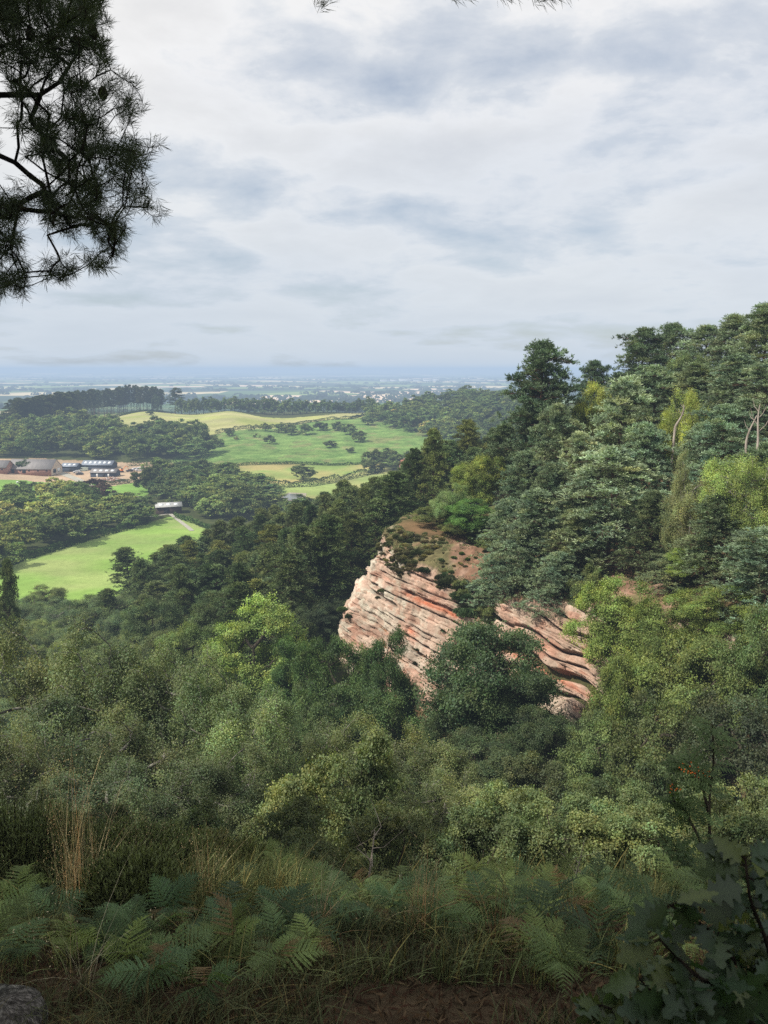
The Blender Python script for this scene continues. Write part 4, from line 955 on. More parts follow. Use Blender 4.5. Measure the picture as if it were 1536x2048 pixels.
# ------------------------------------------------------------------ farm buildings
M_BRICK = plain_mat('brick', (0.34, 0.19, 0.14), .9, .2, 1.2); M_CREAM = plain_mat('render', (0.55, 0.46, 0.36), .9, .1, .6)
M_DARKB = plain_mat('black_boards', (0.045, 0.055, 0.075), .7, .2, 2, .3, (6, 1, .2)); M_ROOFG = plain_mat('grey_roof', (0.24, 0.22, 0.21), .8, .14, .5, .3, (3, .4, 1))
M_ROOFB = plain_mat('steel_roof', (0.22, 0.25, 0.30), .55, .1, 1, .4, (4, .3, 1)); M_ROOFL = plain_mat('cement_roof', (0.42, 0.42, 0.40), .8, .12, .6)
M_SKYL = plain_mat('skylight', (0.72, 0.74, 0.74), .4, .05); M_DOOR = plain_mat('door_gap', (0.03, 0.03, 0.035), .7, .1); M_WHITE = plain_mat('white_paint', (0.75, 0.75, 0.73), .6, .06)
M_TILE = plain_mat('red_tile', (0.33, 0.13, 0.08), .85, .25, 2)
def building(name, px, py, L, Wd, he, hr, rz, wall, roof, label, nsky=0, doors=(), wins=0, y0=250., gable=None, chim=False):
    """long axis along local x, front wall at local y = 0"""
    x, y = hit(px, py, y0); z = h1(x, y); e = empty(name, (x, y, z), rz)
    b = MB(); v, f = box(0, L, 0, Wd, -1.5, he); b.add(v, f); g = MB()
    for xx in (0, L):
        b.add(np.array([[xx, 0, he], [xx, Wd, he], [xx, Wd / 2, hr]]), np.array([[0, 1, 2]]))
    obj('wall', b.mesh('wall', [wall]), e)
    r = MB(); o = .35; t = .16; sl = (hr - he) / (Wd / 2)
    for s in (0, 1):
        ya, yb = (-o, Wd / 2) if s == 0 else (Wd + o, Wd / 2); za = he - sl * o + .05
        q = np.array([[-o, ya, za], [L + o, ya, za], [L + o, yb, hr + .05], [-o, yb, hr + .05]]); q2 = q + [0, 0, t]
        r.add(np.concatenate([q, q2]), np.array([(0, 3, 2, 1), (4, 5, 6, 7), (0, 1, 5, 4), (1, 2, 6, 5), (3, 0, 4, 7), (2, 3, 7, 6)]))
    rf = obj('roof', r.mesh('roof', [roof]), e)
    for k in range(nsky):
        cx = L * (k + .7) / (nsky + .4); b = MB(); a0, a1 = .3, .72
        ya, yb = Wd / 2 * a0, Wd / 2 * a1; za, zb = he + sl * ya + .3, he + sl * yb + .3; w = min(.9, L / nsky * .25)
        q = np.array([[cx - w, ya, za], [cx + w, ya, za], [cx + w, yb, zb], [cx - w, yb, zb]]); q2 = q - [0, 0, .12]
        b.add(np.concatenate([q2, q]), np.array([(0, 3, 2, 1), (4, 5, 6, 7), (0, 1, 5, 4), (1, 2, 6, 5), (3, 0, 4, 7), (2, 3, 7, 6)])); obj('skylight', b.mesh('skylight', [M_SKYL]), rf)
    for (dx, dw, dh, mt) in doors:
        b = MB(); v, f = box(dx, dx + dw, -.12, 0.05, 0, dh); b.add(v, f); obj('door', b.mesh('door', [mt]), e)
    for k in range(wins):
        b = MB(); cx = L * (k + .5) / wins; v, f = box(cx - .5, cx + .5, -.1, .05, he * .45, he * .75); b.add(v, f); obj('window', b.mesh('window', [M_DOOR]), e)
    if gable is not None:
        b = MB(); b.add(np.array([[L + .04, -.1, -1.4], [L + .04, Wd + .1, -1.4], [L + .04, Wd + .1, he], [L + .04, Wd / 2, hr], [L + .04, -.1, he]]), np.array([(0, 1, 2, 4), (4, 2, 3, -1)])); obj('gable', b.mesh('gable', [gable]), e)
        for dy in (.18, .55):
            b = MB(); v, f = box(L + .06, L + .15, Wd * dy, Wd * (dy + .24), -.2, he * .85); b.add(v, f); obj('door', b.mesh('door', [M_WHITE if dy > .3 else M_DOOR]), e)
    if chim:
        b = MB(); v, f = box(L * .2, L * .2 + .7, Wd / 2 - .35, Wd / 2 + .35, hr - .5, hr + 1.1); b.add(v, f); obj('chimney', b.mesh('chimney', [M_BRICK]), rf)
    return tag(e, label, 'house' if chim else 'barn')
building('brick_barn', 14, 946, 26, 14, 2.3, 7.0, -.05, M_BRICK, M_ROOFG, 'long brick barn with grey roof and open cream gable end', 0, [(3, 1.4, 2.1, M_DOOR), (9, 2, 2.2, M_DOOR)], 5, 300, M_CREAM)
building('brick_barn', -50, 944, 18, 10, 2.6, 6.0, -.05, M_BRICK, M_ROOFG, 'left brick range of the farm cut by the picture edge', 0, [(12, 1.4, 2.1, M_DOOR)], 4, 300)
building('dark_shed', 122, 944, 9.5, 8, 3.2, 4.8, -.08, M_DARKB, M_ROOFB, 'small black shed with skylights left of the long dark shed', 3, [(5, 1.5, 2.2, M_DOOR)], 0, 300)
building('dark_shed', 163, 941, 18.5, 9, 3.2, 5.4, -.06, M_DARKB, M_ROOFB, 'long black shed with a row of white skylights', 6, [(2, 2, 2.4, M_DOOR)], 0, 300)
building('dark_shed', 181, 955, 14.5, 7, 2.6, 4.3, -.06, M_DARKB, M_ROOFG, 'lower black shed in front of the long one', 4, [(3.5, .9, 2.1, M_WHITE), (7, 1.2, 2, M_DOOR), (10, .9, 2.1, M_WHITE)], 0, 300)
building('timber_barn', 313, 1030, 10.5, 8, 3.0, 4.2, .32, plain_mat('dark_boards', (0.07, 0.05, 0.04), .85, .2, 2), M_ROOFL, 'dark boarded barn with pale sheeted roof beside the track', 3, [(3, 2.5, 2.3, M_DOOR)], 0, 240)
building('timber_barn', 243, 1016, 9, 7, 3.4, 4.8, -.25, M_DARKB, M_ROOFL, 'pale-roofed barn half hidden behind the tree belt', 3, (), 0, 240)
building('brick_house', 806, 948, 8, 7, 4.6, 7.4, .3, M_BRICK, M_TILE, 'red brick house with tiled roof among trees right of the meadow', 0, [(3.4, 1, 2, M_WHITE)], 3, 330, None, True)
for i, (px, L) in enumerate(((762, 60), (782, 45), (800, 80), (826, 70), (850, 60), (870, 40))):
    p = pt(px, 767, 5200); z = h1(p[0], 5200 + i * 40); e = empty('warehouse', (p[0], 5200 + i * 40, z), .1)
    b = MB(); v, f = box(0, L, 0, 60, -6, 10 + i % 3 * 3); b.add(v, f); obj('wall', b.mesh('wall', [M_WHITE]), e)
    b = MB(); v, f = box(-1, L + 1, -1, 61, 10.01 + i % 3 * 3, 12.5 + i % 3 * 3); b.add(v, f); obj('roof', b.mesh('roof', [M_ROOFL]), e)
    tag(e, ORD[i] + ' of the row of pale warehouses on the hazy plain, from the left', 'warehouse', 'warehouses on the plain')
# yard clutter
def car(px, py, col, label, rz=0., van=False):
    x, y = hit(px, py, 300); e = empty('parked_car' if not van else 'parked_van', (x, y, h1(x, y) + .08), rz); L, Wd = (4.2, 1.8) if not van else (5.2, 2)
    prof = [(0, .3), (0, .85), (.9, .95), (1.5, 1.42), (3.2, 1.45), (4.0, .95), (4.2, .8), (4.2, .3)] if not van else [(0, .3), (0, 1.1), (.8, 1.3), (1.3, 2.2), (5.2, 2.25), (5.2, .3)]
    m = len(prof); V = np.array([[a, s, c] for s in (-Wd / 2, Wd / 2) for a, c in prof]); b = MB()
    b.add(V, np.array([(i, (i + 1) % m, (i + 1) % m + m, i + m) for i in range(m)]))
    for s in (0, m):
        cen = len(V); b.add(np.concatenate([V[s:s + m], V[s:s + m].mean(0)[None]]), np.array([(i, (i + 1) % m, m) for i in range(m)]))
    obj('body', b.mesh('car_body', [plain_mat('car_paint', col, .35, .02, 1, .5)]), e)
    b = MB(); w0, w1 = (1.35, 3.3) if not van else (.95, 2.1)
    for s in (-1, 1):
        v, f = box(w0, w1, s * (Wd / 2 + .01) - .02, s * (Wd / 2 + .01) + .02, 1.0 if not van else 1.4, 1.32 if not van else 2.0); b.add(v, f)
    obj('window', b.mesh('car_window', [M_DOOR]), e)
    for a in (.8, L - .9):
        for s in (-1, 1):
            b = MB(); t = np.array([[a, s * (Wd / 2 - .12), .32], [a, s * (Wd / 2 + .02), .32]]); v, f = frusta(t[:1], t[1:], .32, .32, 10); b.add(v, f); b.add(np.concatenate([v[10:], t[1:]]), np.array([(i, (i + 1) % 10, 10) for i in range(10)])); obj('wheel', b.mesh('wheel', [M_DOOR]), e)
    return tag(e, label, 'car' if not van else 'van')
car(146, 946, (.7, .7, .7), 'white car parked by the small black shed', .3); car(152, 950, (.05, .05, .06), 'dark car parked before the small black shed', 0)
car(158, 943, (.45, .5, .42), 'pale green van between the two back sheds', .2, True); car(252, 944, (.06, .06, .07), 'dark car left in the row at the right of the yard', .4)
car(262, 942, (.6, .62, .65), 'silver car in the row at the right of the yard', .5); car(271, 943, (.7, .7, .72), 'white van at the right of the yard', .4, True); car(76, 944, (.04, .04, .05), 'black car by the open gable of the brick barn', .2)
def digger(px, py, label, s=1.):
    x, y = hit(px, py, 300); e = empty('excavator', (x, y, h1(x, y) + .05), .3, (s, s, s)); org = plain_mat('orange_paint', (0.75, .22, .04), .5, .08)
    b = MB(); v, f = box(-1.2, 1.2, -1, 1, .8, 2.0); b.add(v, f); obj('body', b.mesh('body', [org]), e)
    b = MB(); v, f = box(-.2, 1.0, -.9, -.1, 2.01, 3.0); b.add(v, f); obj('cab', b.mesh('cab', [M_DOOR]), e)
    for q in (-1.1, 1.1):
        b = MB(); v, f = box(-1.7, 1.7, q - .3, q + .3, 0, .78); b.add(v, f); obj('track', b.mesh('track', [M_DOOR]), e)
    b = MB(); v, f = tube([[1, .4, 1.6], [3, .4, 4.4], [4.6, .4, 3.6], [5, .4, 1.2]], [.28, .24, .2, .18], 6); b.add(v, f); obj('arm', b.mesh('arm', [org]), e)
    b = MB(); v, f = box(4.6, 5.5, 0, .9, .6, 1.3); b.add(v, f); obj('bucket', b.mesh('bucket', [M_DOOR]), e)
    return tag(e, label, 'excavator')
digger(243, 945, 'orange digger left of the parked cars in the yard', .8); digger(312, 947, 'larger orange digger by the tall dark tree', 1.15)
def heap(px, py, R, h, n, seed, label, cols):
    x, y = hit(px, py, 300); r = np.random.default_rng(seed); b = MB(); z = h1(x, y)
    for k in range(n):
        a = r.uniform(0, 6.28); q = math.sqrt(r.random()); s = r.uniform(.2, .6); v, f = box(-s, s, -s * .7, s * .7, -s * .5, s * .5); th = r.uniform(0, 3, 3)
        from mathutils import Euler
        Rm = np.array(Euler(th).to_matrix()); v = v @ Rm.T + [q * R * math.cos(a), q * R * .5 * math.sin(a), h * (1 - q) + .1]; b.add(v, f, cols[r.integers(len(cols))])
    o = obj('rubble', b.mesh('rubble', [ground_mat('rubble', 1, 3, .1)]), None, (x, y, z)); return tag(o, label, 'rubble heap', kind='stuff')
heap(222, 963, 9, 2.2, 260, 3, 'heap of broken brick and concrete below the black sheds', [(.5, .36, .3), (.55, .48, .42), (.4, .22, .15), (.6, .55, .5)])
b = MB(); d_ = rdir(1)[0]
th = np.linspace(0, np.pi, 9); ph = np.linspace(0, 2 * np.pi, 13)[:-1]
V = np.array([[.62 * math.cos(t) * (1 + .1 * math.sin(3 * p)), .3 * math.sin(t) * math.cos(p), .62 + .3 * math.sin(t) * math.sin(p)] for t in th for p in ph]); m = 12
Fq = np.array([(i * m + j, i * m + (j + 1) % m, (i + 1) * m + (j + 1) % m, (i + 1) * m + j) for i in range(8) for j in range(m)])
b.add(V, Fq); b.add(V * [.28, .45, .45] + [.72, 0, .55], Fq)
for sx in (-.38, .38):
    for sy in (-.14, .14): v, f = frusta(np.array([[sx, sy, .45]]), np.array([[sx, sy, 0.]]), .06, .035, 5); b.add(v, f)
sheep = b.mesh('sheep', [M_WHITE], True)
for i, (px, py) in enumerate(((36, 968), (25, 972))):
    x, y = hit(px, py, 300); o = obj('sheep', sheep, None, (x, y, h1(x, y))); o.scale = (1.5,) * 3 if i == 0 else (1.1,) * 3; tag(o, ['white sheep grazing alone in the green field', 'smaller white sheep near the left edge of the green field'][i], 'sheep')

# distant woods and hedgerow trees of the plain
def distant():
    r = np.random.default_rng(4); n = 5200; Y = 1250 * np.exp(r.uniform(0, 1.9, n)); X = Y * r.uniform(-.62, .62, n)
    keep = fbm(X / 420, Y / 260, 3, 41) + .22 * (r.random(n) - .5) > .54; X, Y = X[keep], Y[keep]; n = len(X); Z = H(X, Y); b = MB(); m = 16
    c = np.repeat(np.column_stack([X, Y, Z]), m, 0); rad = np.repeat(r.uniform(5, 11, n), m); d = rdir(n * m, r); d[:, 2] = np.abs(d[:, 2])
    v, f = kites(c + d * rad[:, None] * [1.6, 1, .95], np.cross(d, rdir(n * m, r)), d, rad * 1.1, rad * .9)
    bb = np.repeat(r.uniform(.7, 1.3, n * m), 4); b.add(v, f, np.stack([bb] * 3, 1)); o = obj('distant_woodland', b.mesh('distant_woodland', [M_FARLEAF])); o.color = (0.045, 0.07, 0.035, 1)
    tag(o, 'dark woods and hedgerow trees scattered over the hazy plain', 'woodland', kind='stuff')
distant()
print('valley', time.time() - T0)

# ------------------------------------------------------------------ the near bank
def frond_mesh(seed, L=.75, np_=13):
    r = np.random.default_rng(seed); b = MB(); t = np.linspace(0, 1, 14)
    P = np.column_stack([L * t * (1 - .12 * t), .03 * np.sin(t * 3 + seed), .20 * L * np.sin(t * 2.2) - .34 * L * t ** 2.2]); v, f = tube(P, .004 * (1 - .8 * t) + .0008, 4); b.add(v, f, (.9, .8, .5))
    cs, ds, ns, Ls, Ws = [], [], [], [], []
    for k in range(np_):
        u = .06 + .93 * (k / (np_ - 1)) ** .9; q = np.array([np.interp(u, t, P[:, i]) for i in range(3)]); env = .46 * L * (1 - u) ** 1.05 * min(1, .5 + 3.4 * u) + .012
        for s in (-1, 1):
            a = math.radians(66 - 18 * u + r.normal() * 4); dv = np.array([math.cos(a), s * math.sin(a), -.12 + r.normal() * .05]); l = env * r.uniform(.88, 1.08); m = max(4, int(l / .0105))
            w = np.linspace(.04, 1, m); c = q + dv * (w * l)[:, None]; c[:, 2] -= .16 * l * w ** 2; c[:, 0] += .06 * l * w ** 2
            perp = np.array([math.sin(a), -s * math.cos(a), 0]) * s
            pl = .15 * l * (1 - w) ** .75 + .004; pl = np.minimum(pl, .019)
            for sg in (-1, 1):
                cs.append(c + (perp * sg * .5)[None] * pl[:, None]); ds.append(np.tile(perp * sg + dv * .45, (m, 1))); ns.append(np.tile([0.1 * sg, 0, 1.], (m, 1)) + r.normal(size=(m, 3)) * .1); Ls.append(pl * 1.15); Ws.append(np.full(m, l / m * 1.15 + .002))
            cs.append((q + dv * l * .5)[None] - [[0, 0, .04 * l]]); ds.append(dv[None]); ns.append(np.array([[0, 0, 1.]])); Ls.append(np.array([l])); Ws.append(np.array([.005]))
    c, d, n_, l_, w_ = map(np.concatenate, (cs, ds, ns, Ls, Ws)); v, f = kites(c, d, n_, l_, w_); bb = r.uniform(.8, 1.2, len(c)); b.add(v, f, np.repeat(np.stack([bb * .95, bb, bb], 1), 4, 0))
    return b.mesh('frond', [M_LEAF])
FRONDS = [frond_mesh(s) for s in range(4)]
def stem_mesh(name, P, R, mat=M_BARK, col=(1, 1, 1)):
    b = MB(); v, f = tube(P, R, 6); b.add(v, f, col); return b.mesh(name, [mat], True)
M_STEM = plain_mat('fern_stem', (0.09, 0.10, 0.035), .7, .3, 8)
fs = random.Random(8)
STEMS = [stem_mesh('stem', [[0, 0, -.15], [.01, .02, .2], [.03, 0, .45], [.05, -.01, .7]], [.006, .006, .005, .003], M_STEM) for _ in range(1)]
FERNT = [(0.155, 0.215, 0.08), (0.17, 0.225, 0.075), (0.13, 0.20, 0.085), (0.21, 0.26, 0.075), (0.10, 0.155, 0.06), (0.07, 0.11, 0.045)]
def bracken(px, py, Y, sc, label, heading=None, tint=None, n=None):
    """bracken whose top fronds spread at px,py"""
    p = pt(px, py, Y); g = h1(p[0], Y); sh = max(p[2] - g, .12); e = empty('bracken_fern', (p[0], Y, g), fs.uniform(0, 6.28), (1, 1, 1))
    st = obj('stem', STEMS[0], e); st.scale = (1, 1, sh / .7)
    n = n or fs.randint(7, 10)
    t = tint or fs.choice(FERNT)
    for k in range(n):
        fo = obj('frond', fs.choice(FRONDS), e, (.03, 0, sh * fs.uniform(.72, 1.0))); a = (k * 2.4 + fs.uniform(-.3, .3)) if heading is None else fs.uniform(-1.1, 1.1) + heading
        fo.rotation_euler = (fs.uniform(-.7, .7), fs.uniform(-.75, .3), a); s_ = sc * fs.uniform(.4, .78); fo.scale = (s_, s_, s_); q = fs.uniform(.55, 1.35); fo.color = (t[0] * q, t[1] * q, t[2] * q, 1) if fs.random() > .06 else (.20, .13, .055, 1)
    return tag(e, label, 'fern', 'bracken on the near bank')
for a in [
 (555, 1722, 5.4, .55, 'bracken plant rising highest left of centre against the dark birches'), (500, 1765, 4.9, .6, 'blue-green bracken with level fronds left of centre'), (610, 1790, 4.6, .62, 'bracken right of the level-fronded one'),
 (645, 1805, 4.2, .6, 'bracken arching over the centre of the bank'), (450, 1835, 3.7, .5, 'bracken with one bold frond hanging left'), (345, 1850, 3.6, .5, 'bracken by the dry litter left of centre'), (330, 1890, 3.3, .45, 'upright bracken over the leaf litter'),
 (540, 1860, 3.6, .55, 'yellow-green bracken in the middle of the bank'), (600, 1900, 3.2, .5, 'bracken above the bare soil'), (480, 1960, 2.9, .45, 'low bracken in the bottom centre shade'), (360, 1960, 2.8, .45, 'dark bracken at the bottom left of centre'), (550, 2010, 2.6, .4, 'dark bracken at the bottom edge of the bank'),
 (30, 1790, 4.2, .55, 'bracken at the left edge beside the heather'), (20, 1850, 3.6, .5, 'second bracken at the left edge'), (100, 1850, 3.7, .45, 'bracken between the left edge and the tan grass'), (215, 1890, 3.4, .4, 'pale small bracken right of the tan grass'), (10, 1930, 3.1, .45, 'dark bracken low at the left edge'),
 (135, 1700, 5.6, .5, 'bracken behind the tan grass'), (245, 2000, 2.7, .4, 'dim bracken near the bottom left'), (130, 1960, 3.0, .4, 'bracken beside the lichened stone'),
 (800, 1775, 4.8, .55, 'yellow-green bracken with curled tips at centre right'), (740, 1800, 4.4, .55, 'bracken left of the curled one'), (870, 1810, 4.3, .6, 'large bracken at centre right'), (960, 1740, 5.3, .55, 'bracken with a tall frond before the pale sallows'),
 (930, 1830, 4.0, .6, 'bracken with dense fronds right of the bare soil'), (1010, 1790, 4.6, .6, 'bracken in the middle of the right bank'), (1080, 1830, 4.1, .6, 'spreading bracken left of the oak leaves'), (1100, 1780, 4.9, .55, 'bracken behind the spreading one'),
 (1180, 1780, 4.8, .55, 'bracken above the oak leaves'), (1020, 1880, 3.5, .6, 'dark bracken with a frond reaching down right'), (1120, 1900, 3.3, .55, 'bracken in deep shade right of centre'), (1230, 1830, 4.2, .55, 'bracken behind the oak leaf cluster'),
 (1350, 1765, 5.0, .55, 'pale bracken at the foot of the rowan'), (1410, 1770, 4.8, .55, 'pale bracken right of the rowan foot'), (1480, 1860, 4.0, .6, 'bright bracken glimpsed through the oak leaves'), (1330, 1880, 3.6, .55, 'bracken under the oak leaves'),
 (1200, 1950, 3.0, .5, 'dark bracken at the bottom right of centre'), (1380, 1960, 2.9, .5, 'dark bracken at the bottom right'), (900, 1900, 3.4, .5, 'bracken at the right edge of the bare soil'), (770, 1860, 3.8, .5, 'bracken at the back of the bare soil'),
 (690, 1870, 3.6, .5, 'bracken left of the bare soil'), (1500, 1790, 4.7, .5, 'bracken at the right edge behind the oak leaves'), (1060, 1980, 2.8, .45, 'shaded bracken low on the right bank'), (420, 1900, 3.2, .45, 'mid green bracken with drooping tips'),
 (60, 1990, 2.8, .4, 'dark bracken above the lichened stone'), (190, 1950, 3.0, .42, 'dark bracken under the sprawling straw grass'), (300, 2040, 2.5, .4, 'dark bracken at the very bottom, left'), (420, 2040, 2.45, .4, 'dark bracken at the very bottom, left of centre'), (620, 1985, 2.8, .36, 'small bracken at the left edge of the bare soil'),
 (1130, 2020, 2.6, .42, 'dark bracken at the very bottom, right of centre'), (260, 1930, 3.1, .42, 'bracken between the straw grass and the centre'), (560, 1930, 3.1, .45, 'bracken in front of the bare soil edge'),
] + [(x_, y_, Y_, .5, lb_) for x_, y_, Y_, lb_ in (
 (480, 1735, 6.0, 'bracken at the back of the bank left of centre'), (600, 1745, 6.0, 'bracken right behind the highest one left of centre'), (665, 1760, 5.6, 'bracken at the back of the bank near the centre'), (720, 1765, 5.6, 'yellowish bracken at the back in the centre'),
 (860, 1765, 5.8, 'bracken behind the large one at centre right'), (915, 1770, 5.4, 'bracken before the pale sallows'), (1010, 1745, 6.0, 'bracken at the back of the right bank'), (1060, 1765, 5.7, 'bracken at the back left of the bare forked twig'), (1130, 1745, 6.2, 'bracken touching the bare forked twig'),
 (1200, 1755, 5.8, 'bracken at the back above the oak leaves'), (1270, 1770, 5.4, 'bracken left of the rowan foot'), (1460, 1775, 5.4, 'bracken at the back by the right edge'), (1530, 1850, 4.2, 'bracken cut by the right edge'), (60, 1810, 4.0, 'bracken low beside the heather at the left'),
 (680, 1840, 4.0, 'bracken spreading over the middle of the bank'), (960, 1890, 3.5, 'bracken right of the bare soil in the shade'), (1270, 1900, 3.4, 'bracken right under the oak leaves'), (830, 1850, 4.0, 'bracken at the back right of the bare soil'))]: bracken(*a)

def blades(name, P, n, h, spread, seed, tint, wd=.004, lean=.5, mat=M_GRASS, heads=0, cat='grass', label=None, group=None, kind=None):
    """tuft or sward of bent blades; P: (m,3) root points"""
    r = np.random.default_rng(seed); i = r.integers(0, len(P), n); root = P[i] + np.column_stack([r.normal(size=(n, 2)) * spread, np.zeros(n)]); hh = h * r.uniform(.4, 1.1, n)
    a = r.uniform(0, 6.28, n); ln = np.abs(r.normal(size=n)) * lean; dx, dy = np.cos(a) * ln, np.sin(a) * ln; seg = 5; pts = []
    for k in range(seg + 1):
        t = k / seg; pts.append(root + np.column_stack([dx * hh * t ** 1.8, dy * hh * t ** 1.8, hh * t * (1 - .35 * ln * t)]))
    pts = np.stack(pts, 1); sd = np.column_stack([-np.sin(a + 1.57 * r.random(n)), np.cos(a), 0 * a]) * wd; w = np.array([1, .95, .8, .6, .4, .1])
    V = np.stack([pts - sd[:, None] * w[None, :, None], pts + sd[:, None] * w[None, :, None]], 2).reshape(n, -1, 3); q = np.array([(2 * k, 2 * k + 1, 2 * k + 3, 2 * k + 2) for k in range(seg)])
    Fq = (q[None] + (np.arange(n) * (seg + 1) * 2)[:, None, None]).reshape(-1, 4); b = MB(); bb = r.uniform(.6, 1.4, n); dry = (r.random(n) < .2)[:, None]
    c = np.stack([bb, bb, bb], 1) * np.where(dry, [1.7, 1.25, 1.1], [1, 1, 1]); b.add(V.reshape(-1, 3), Fq, np.repeat(c, (seg + 1) * 2, 0))
    o_ = np.array([P[:, 0].mean(), P[:, 1].mean(), P[:, 2].mean()]) ; b.v[0] = b.v[0] - o_
    if heads:
        j = r.choice(n, min(heads, n), replace=False); tip = pts[j, -1]; m = 16; c_ = np.repeat(tip, m, 0) + r.normal(size=(len(j) * m, 3)) * [.022, .022, .05] - [0, 0, .03]; v, f = kites(c_ - o_, rdir(len(c_), r) + [0, 0, 1], rdir(len(c_), r), .009, .0035); b.add(v, f, (1.25, 1.15, 1.1))
    o = obj(name, b.mesh(name, [mat]), None, o_); o.color = (*tint, 1); return tag(o, label, cat, group, kind)
def bank(n, seed, x0=-.62, x1=.62, y0=1.6, y1=9):
    r = np.random.default_rng(seed); Y = np.sqrt(r.uniform(y0 ** 2, y1 ** 2, n)); X = Y * r.uniform(x0, x1, n); sx_, sy_ = proj(np.column_stack([X, Y, H(X, Y)])); k = (fbm(X / .7, Y / .7, 3, seed) > .42) & ~((((sx_ - 830) / 190) ** 2 + ((sy_ - 2060) / 95) ** 2) < 1); X, Y = X[k], Y[k]; return np.column_stack([X, Y, H(X, Y)])
blades('bank_grass', bank(9000, 5, y0=1.7, y1=3.6), 9000, .14, .03, 9, (0.08, 0.09, 0.04), .0022, .8, label='short dim grass and stalks low on the bank', kind='stuff')
blades('bank_grass', bank(5000, 3, y0=2.6), 30000, .2, .03, 1, (0.17, 0.20, 0.08), .0028, .6, label='dim green and straw grass growing between the ferns', kind='stuff')
blades('bank_grass', bank(3000, 13, -.62, -.1, 4.2, 8.5), 20000, .42, .03, 2, (0.19, 0.22, 0.09), .0030, .45, heads=500, label='taller seeding grass on the crest of the bank', kind='stuff')
blades('slope_grass', bank(6000, 23, -.7, .7, 8, 22), 26000, .7, .12, 7, (0.10, 0.12, 0.045), .008, .5, label='rough grass under the birches of the near slope', kind='stuff')
def litter():
    r = np.random.default_rng(6); n = 30000; Y = np.sqrt(r.uniform(1.4 ** 2, 6.5 ** 2, n)); X = Y * r.uniform(-.6, .6, n); Z = H(X, Y) + .006 + .01 * r.random(n)
    d = rdir(n, r); d[:, 2] *= .22; v, f = kites(np.column_stack([X, Y, Z]), d, rdir(n, r) * .4 + [0, 0, 1], r.uniform(.02, .07, n), r.uniform(.002, .012, n))
    pal = np.array([(.14, .10, .065), (.09, .06, .045), (.24, .19, .13), (.05, .04, .03), (.11, .065, .05)]); b = MB(); b.add(v, f, np.repeat(pal[r.integers(0, 5, n)], 4, 0)); o = obj('leaf_litter', b.mesh('leaf_litter', [M_FARLEAF])); o.color = (.6, .52, .46, 1)
    tag(o, 'brown needle and leaf litter over the bank', 'litter', kind='stuff')
litter()
def tuft(px, py, Y, n, h, label, tint, seed, lean=.22, heads=30, wd=.0022, spread=.03):
    p = pt(px, py, Y); g = h1(p[0], Y); P = np.array([[p[0], Y, g]]); return blades('grass_tuft', P, n, h, spread, seed, tint, wd, lean, heads=heads, label=label, cat='grass tuft')
tuft(155, 1900, 3.9, 70, 1.0, 'tall tan grass tuft standing above the left bank', (0.62, 0.50, 0.27), 31, .2, 34, .0016, .045)
tuft(180, 1850, 4.2, 60, .9, 'shorter tan grass tuft right behind the tall one', (0.52, 0.43, 0.25), 32, .3, 20, .0015, .04)
tuft(165, 2040, 2.6, 22, .42, 'sprawling straw grass near the bottom left corner', (0.5, 0.45, 0.3), 33, .9, 5, .0012)
tuft(410, 1820, 4.4, 50, .6, 'thin straw grass left of the bold frond', (0.45, 0.37, 0.2), 34, .3, 20, .0015, .04)
tuft(840, 1940, 3.4, 60, .55, 'tan grass tuft at the right edge of the bare soil', (0.5, 0.4, 0.22), 35, .35, 8, .0015, .04)
tuft(1000, 1960, 3.2, 40, .5, 'straw grass under the dark bracken on the right', (0.22, 0.17, 0.09), 36, .4, 8, .0015, .04)
tuft(285, 1790, 4.8, 60, .7, 'seeding grass beside the heather bush', (0.42, 0.36, 0.22), 37, .35, 40, .0015, .04)
tuft(640, 1920, 3.4, 46, .4, 'short dry grass tuft in the middle of the bank', (0.45, 0.36, 0.22), 38, .6, 6, .0015, .04)
# heather bushes on the bank crest
def heather_bush(px, py, Y, r0, h, label, seed, tint):
    r = np.random.default_rng(seed); p = pt(px, py, Y); g = h1(p[0], Y); e = empty('heather_bush', (p[0], Y, g)); n = 420; a = r.uniform(0, 6.28, n); q = np.sqrt(r.random(n)) * r0
    root = np.column_stack([np.cos(a) * q * .35, np.sin(a) * q * .35, 0 * a - .05]); tip = np.column_stack([np.cos(a) * q, np.sin(a) * q, h * (1 - .35 * (q / r0) ** 2) * r.uniform(.75, 1.1, n)])
    b = MB(); v, f = frusta(root, tip, .004, .0015, 3); b.add(v, f); obj('stem', b.mesh('stem', [M_TWIG]), e)
    m = 60; t = r.uniform(.35, 1, (n, m)); c = (root[:, None] * (1 - t[..., None]) + tip[:, None] * t[..., None]).reshape(-1, 3); d = np.repeat(norm(tip - root), m, 0) + rdir(len(c), r) * .6
    v, f = kites(c + r.normal(size=c.shape) * .009, d, rdir(len(c), r), .032, .008); bb = r.uniform(.6, 1.4, len(c)) * np.clip(t.reshape(-1), .5, 1); b = MB(); b.add(v, f, np.repeat(np.stack([bb, bb, bb], 1), 4, 0)); o = obj('foliage', b.mesh('foliage', [M_NEEDLE]), e); o.color = (*tint, 1)
    return tag(e, label, 'heather', 'heather bushes on the bank')
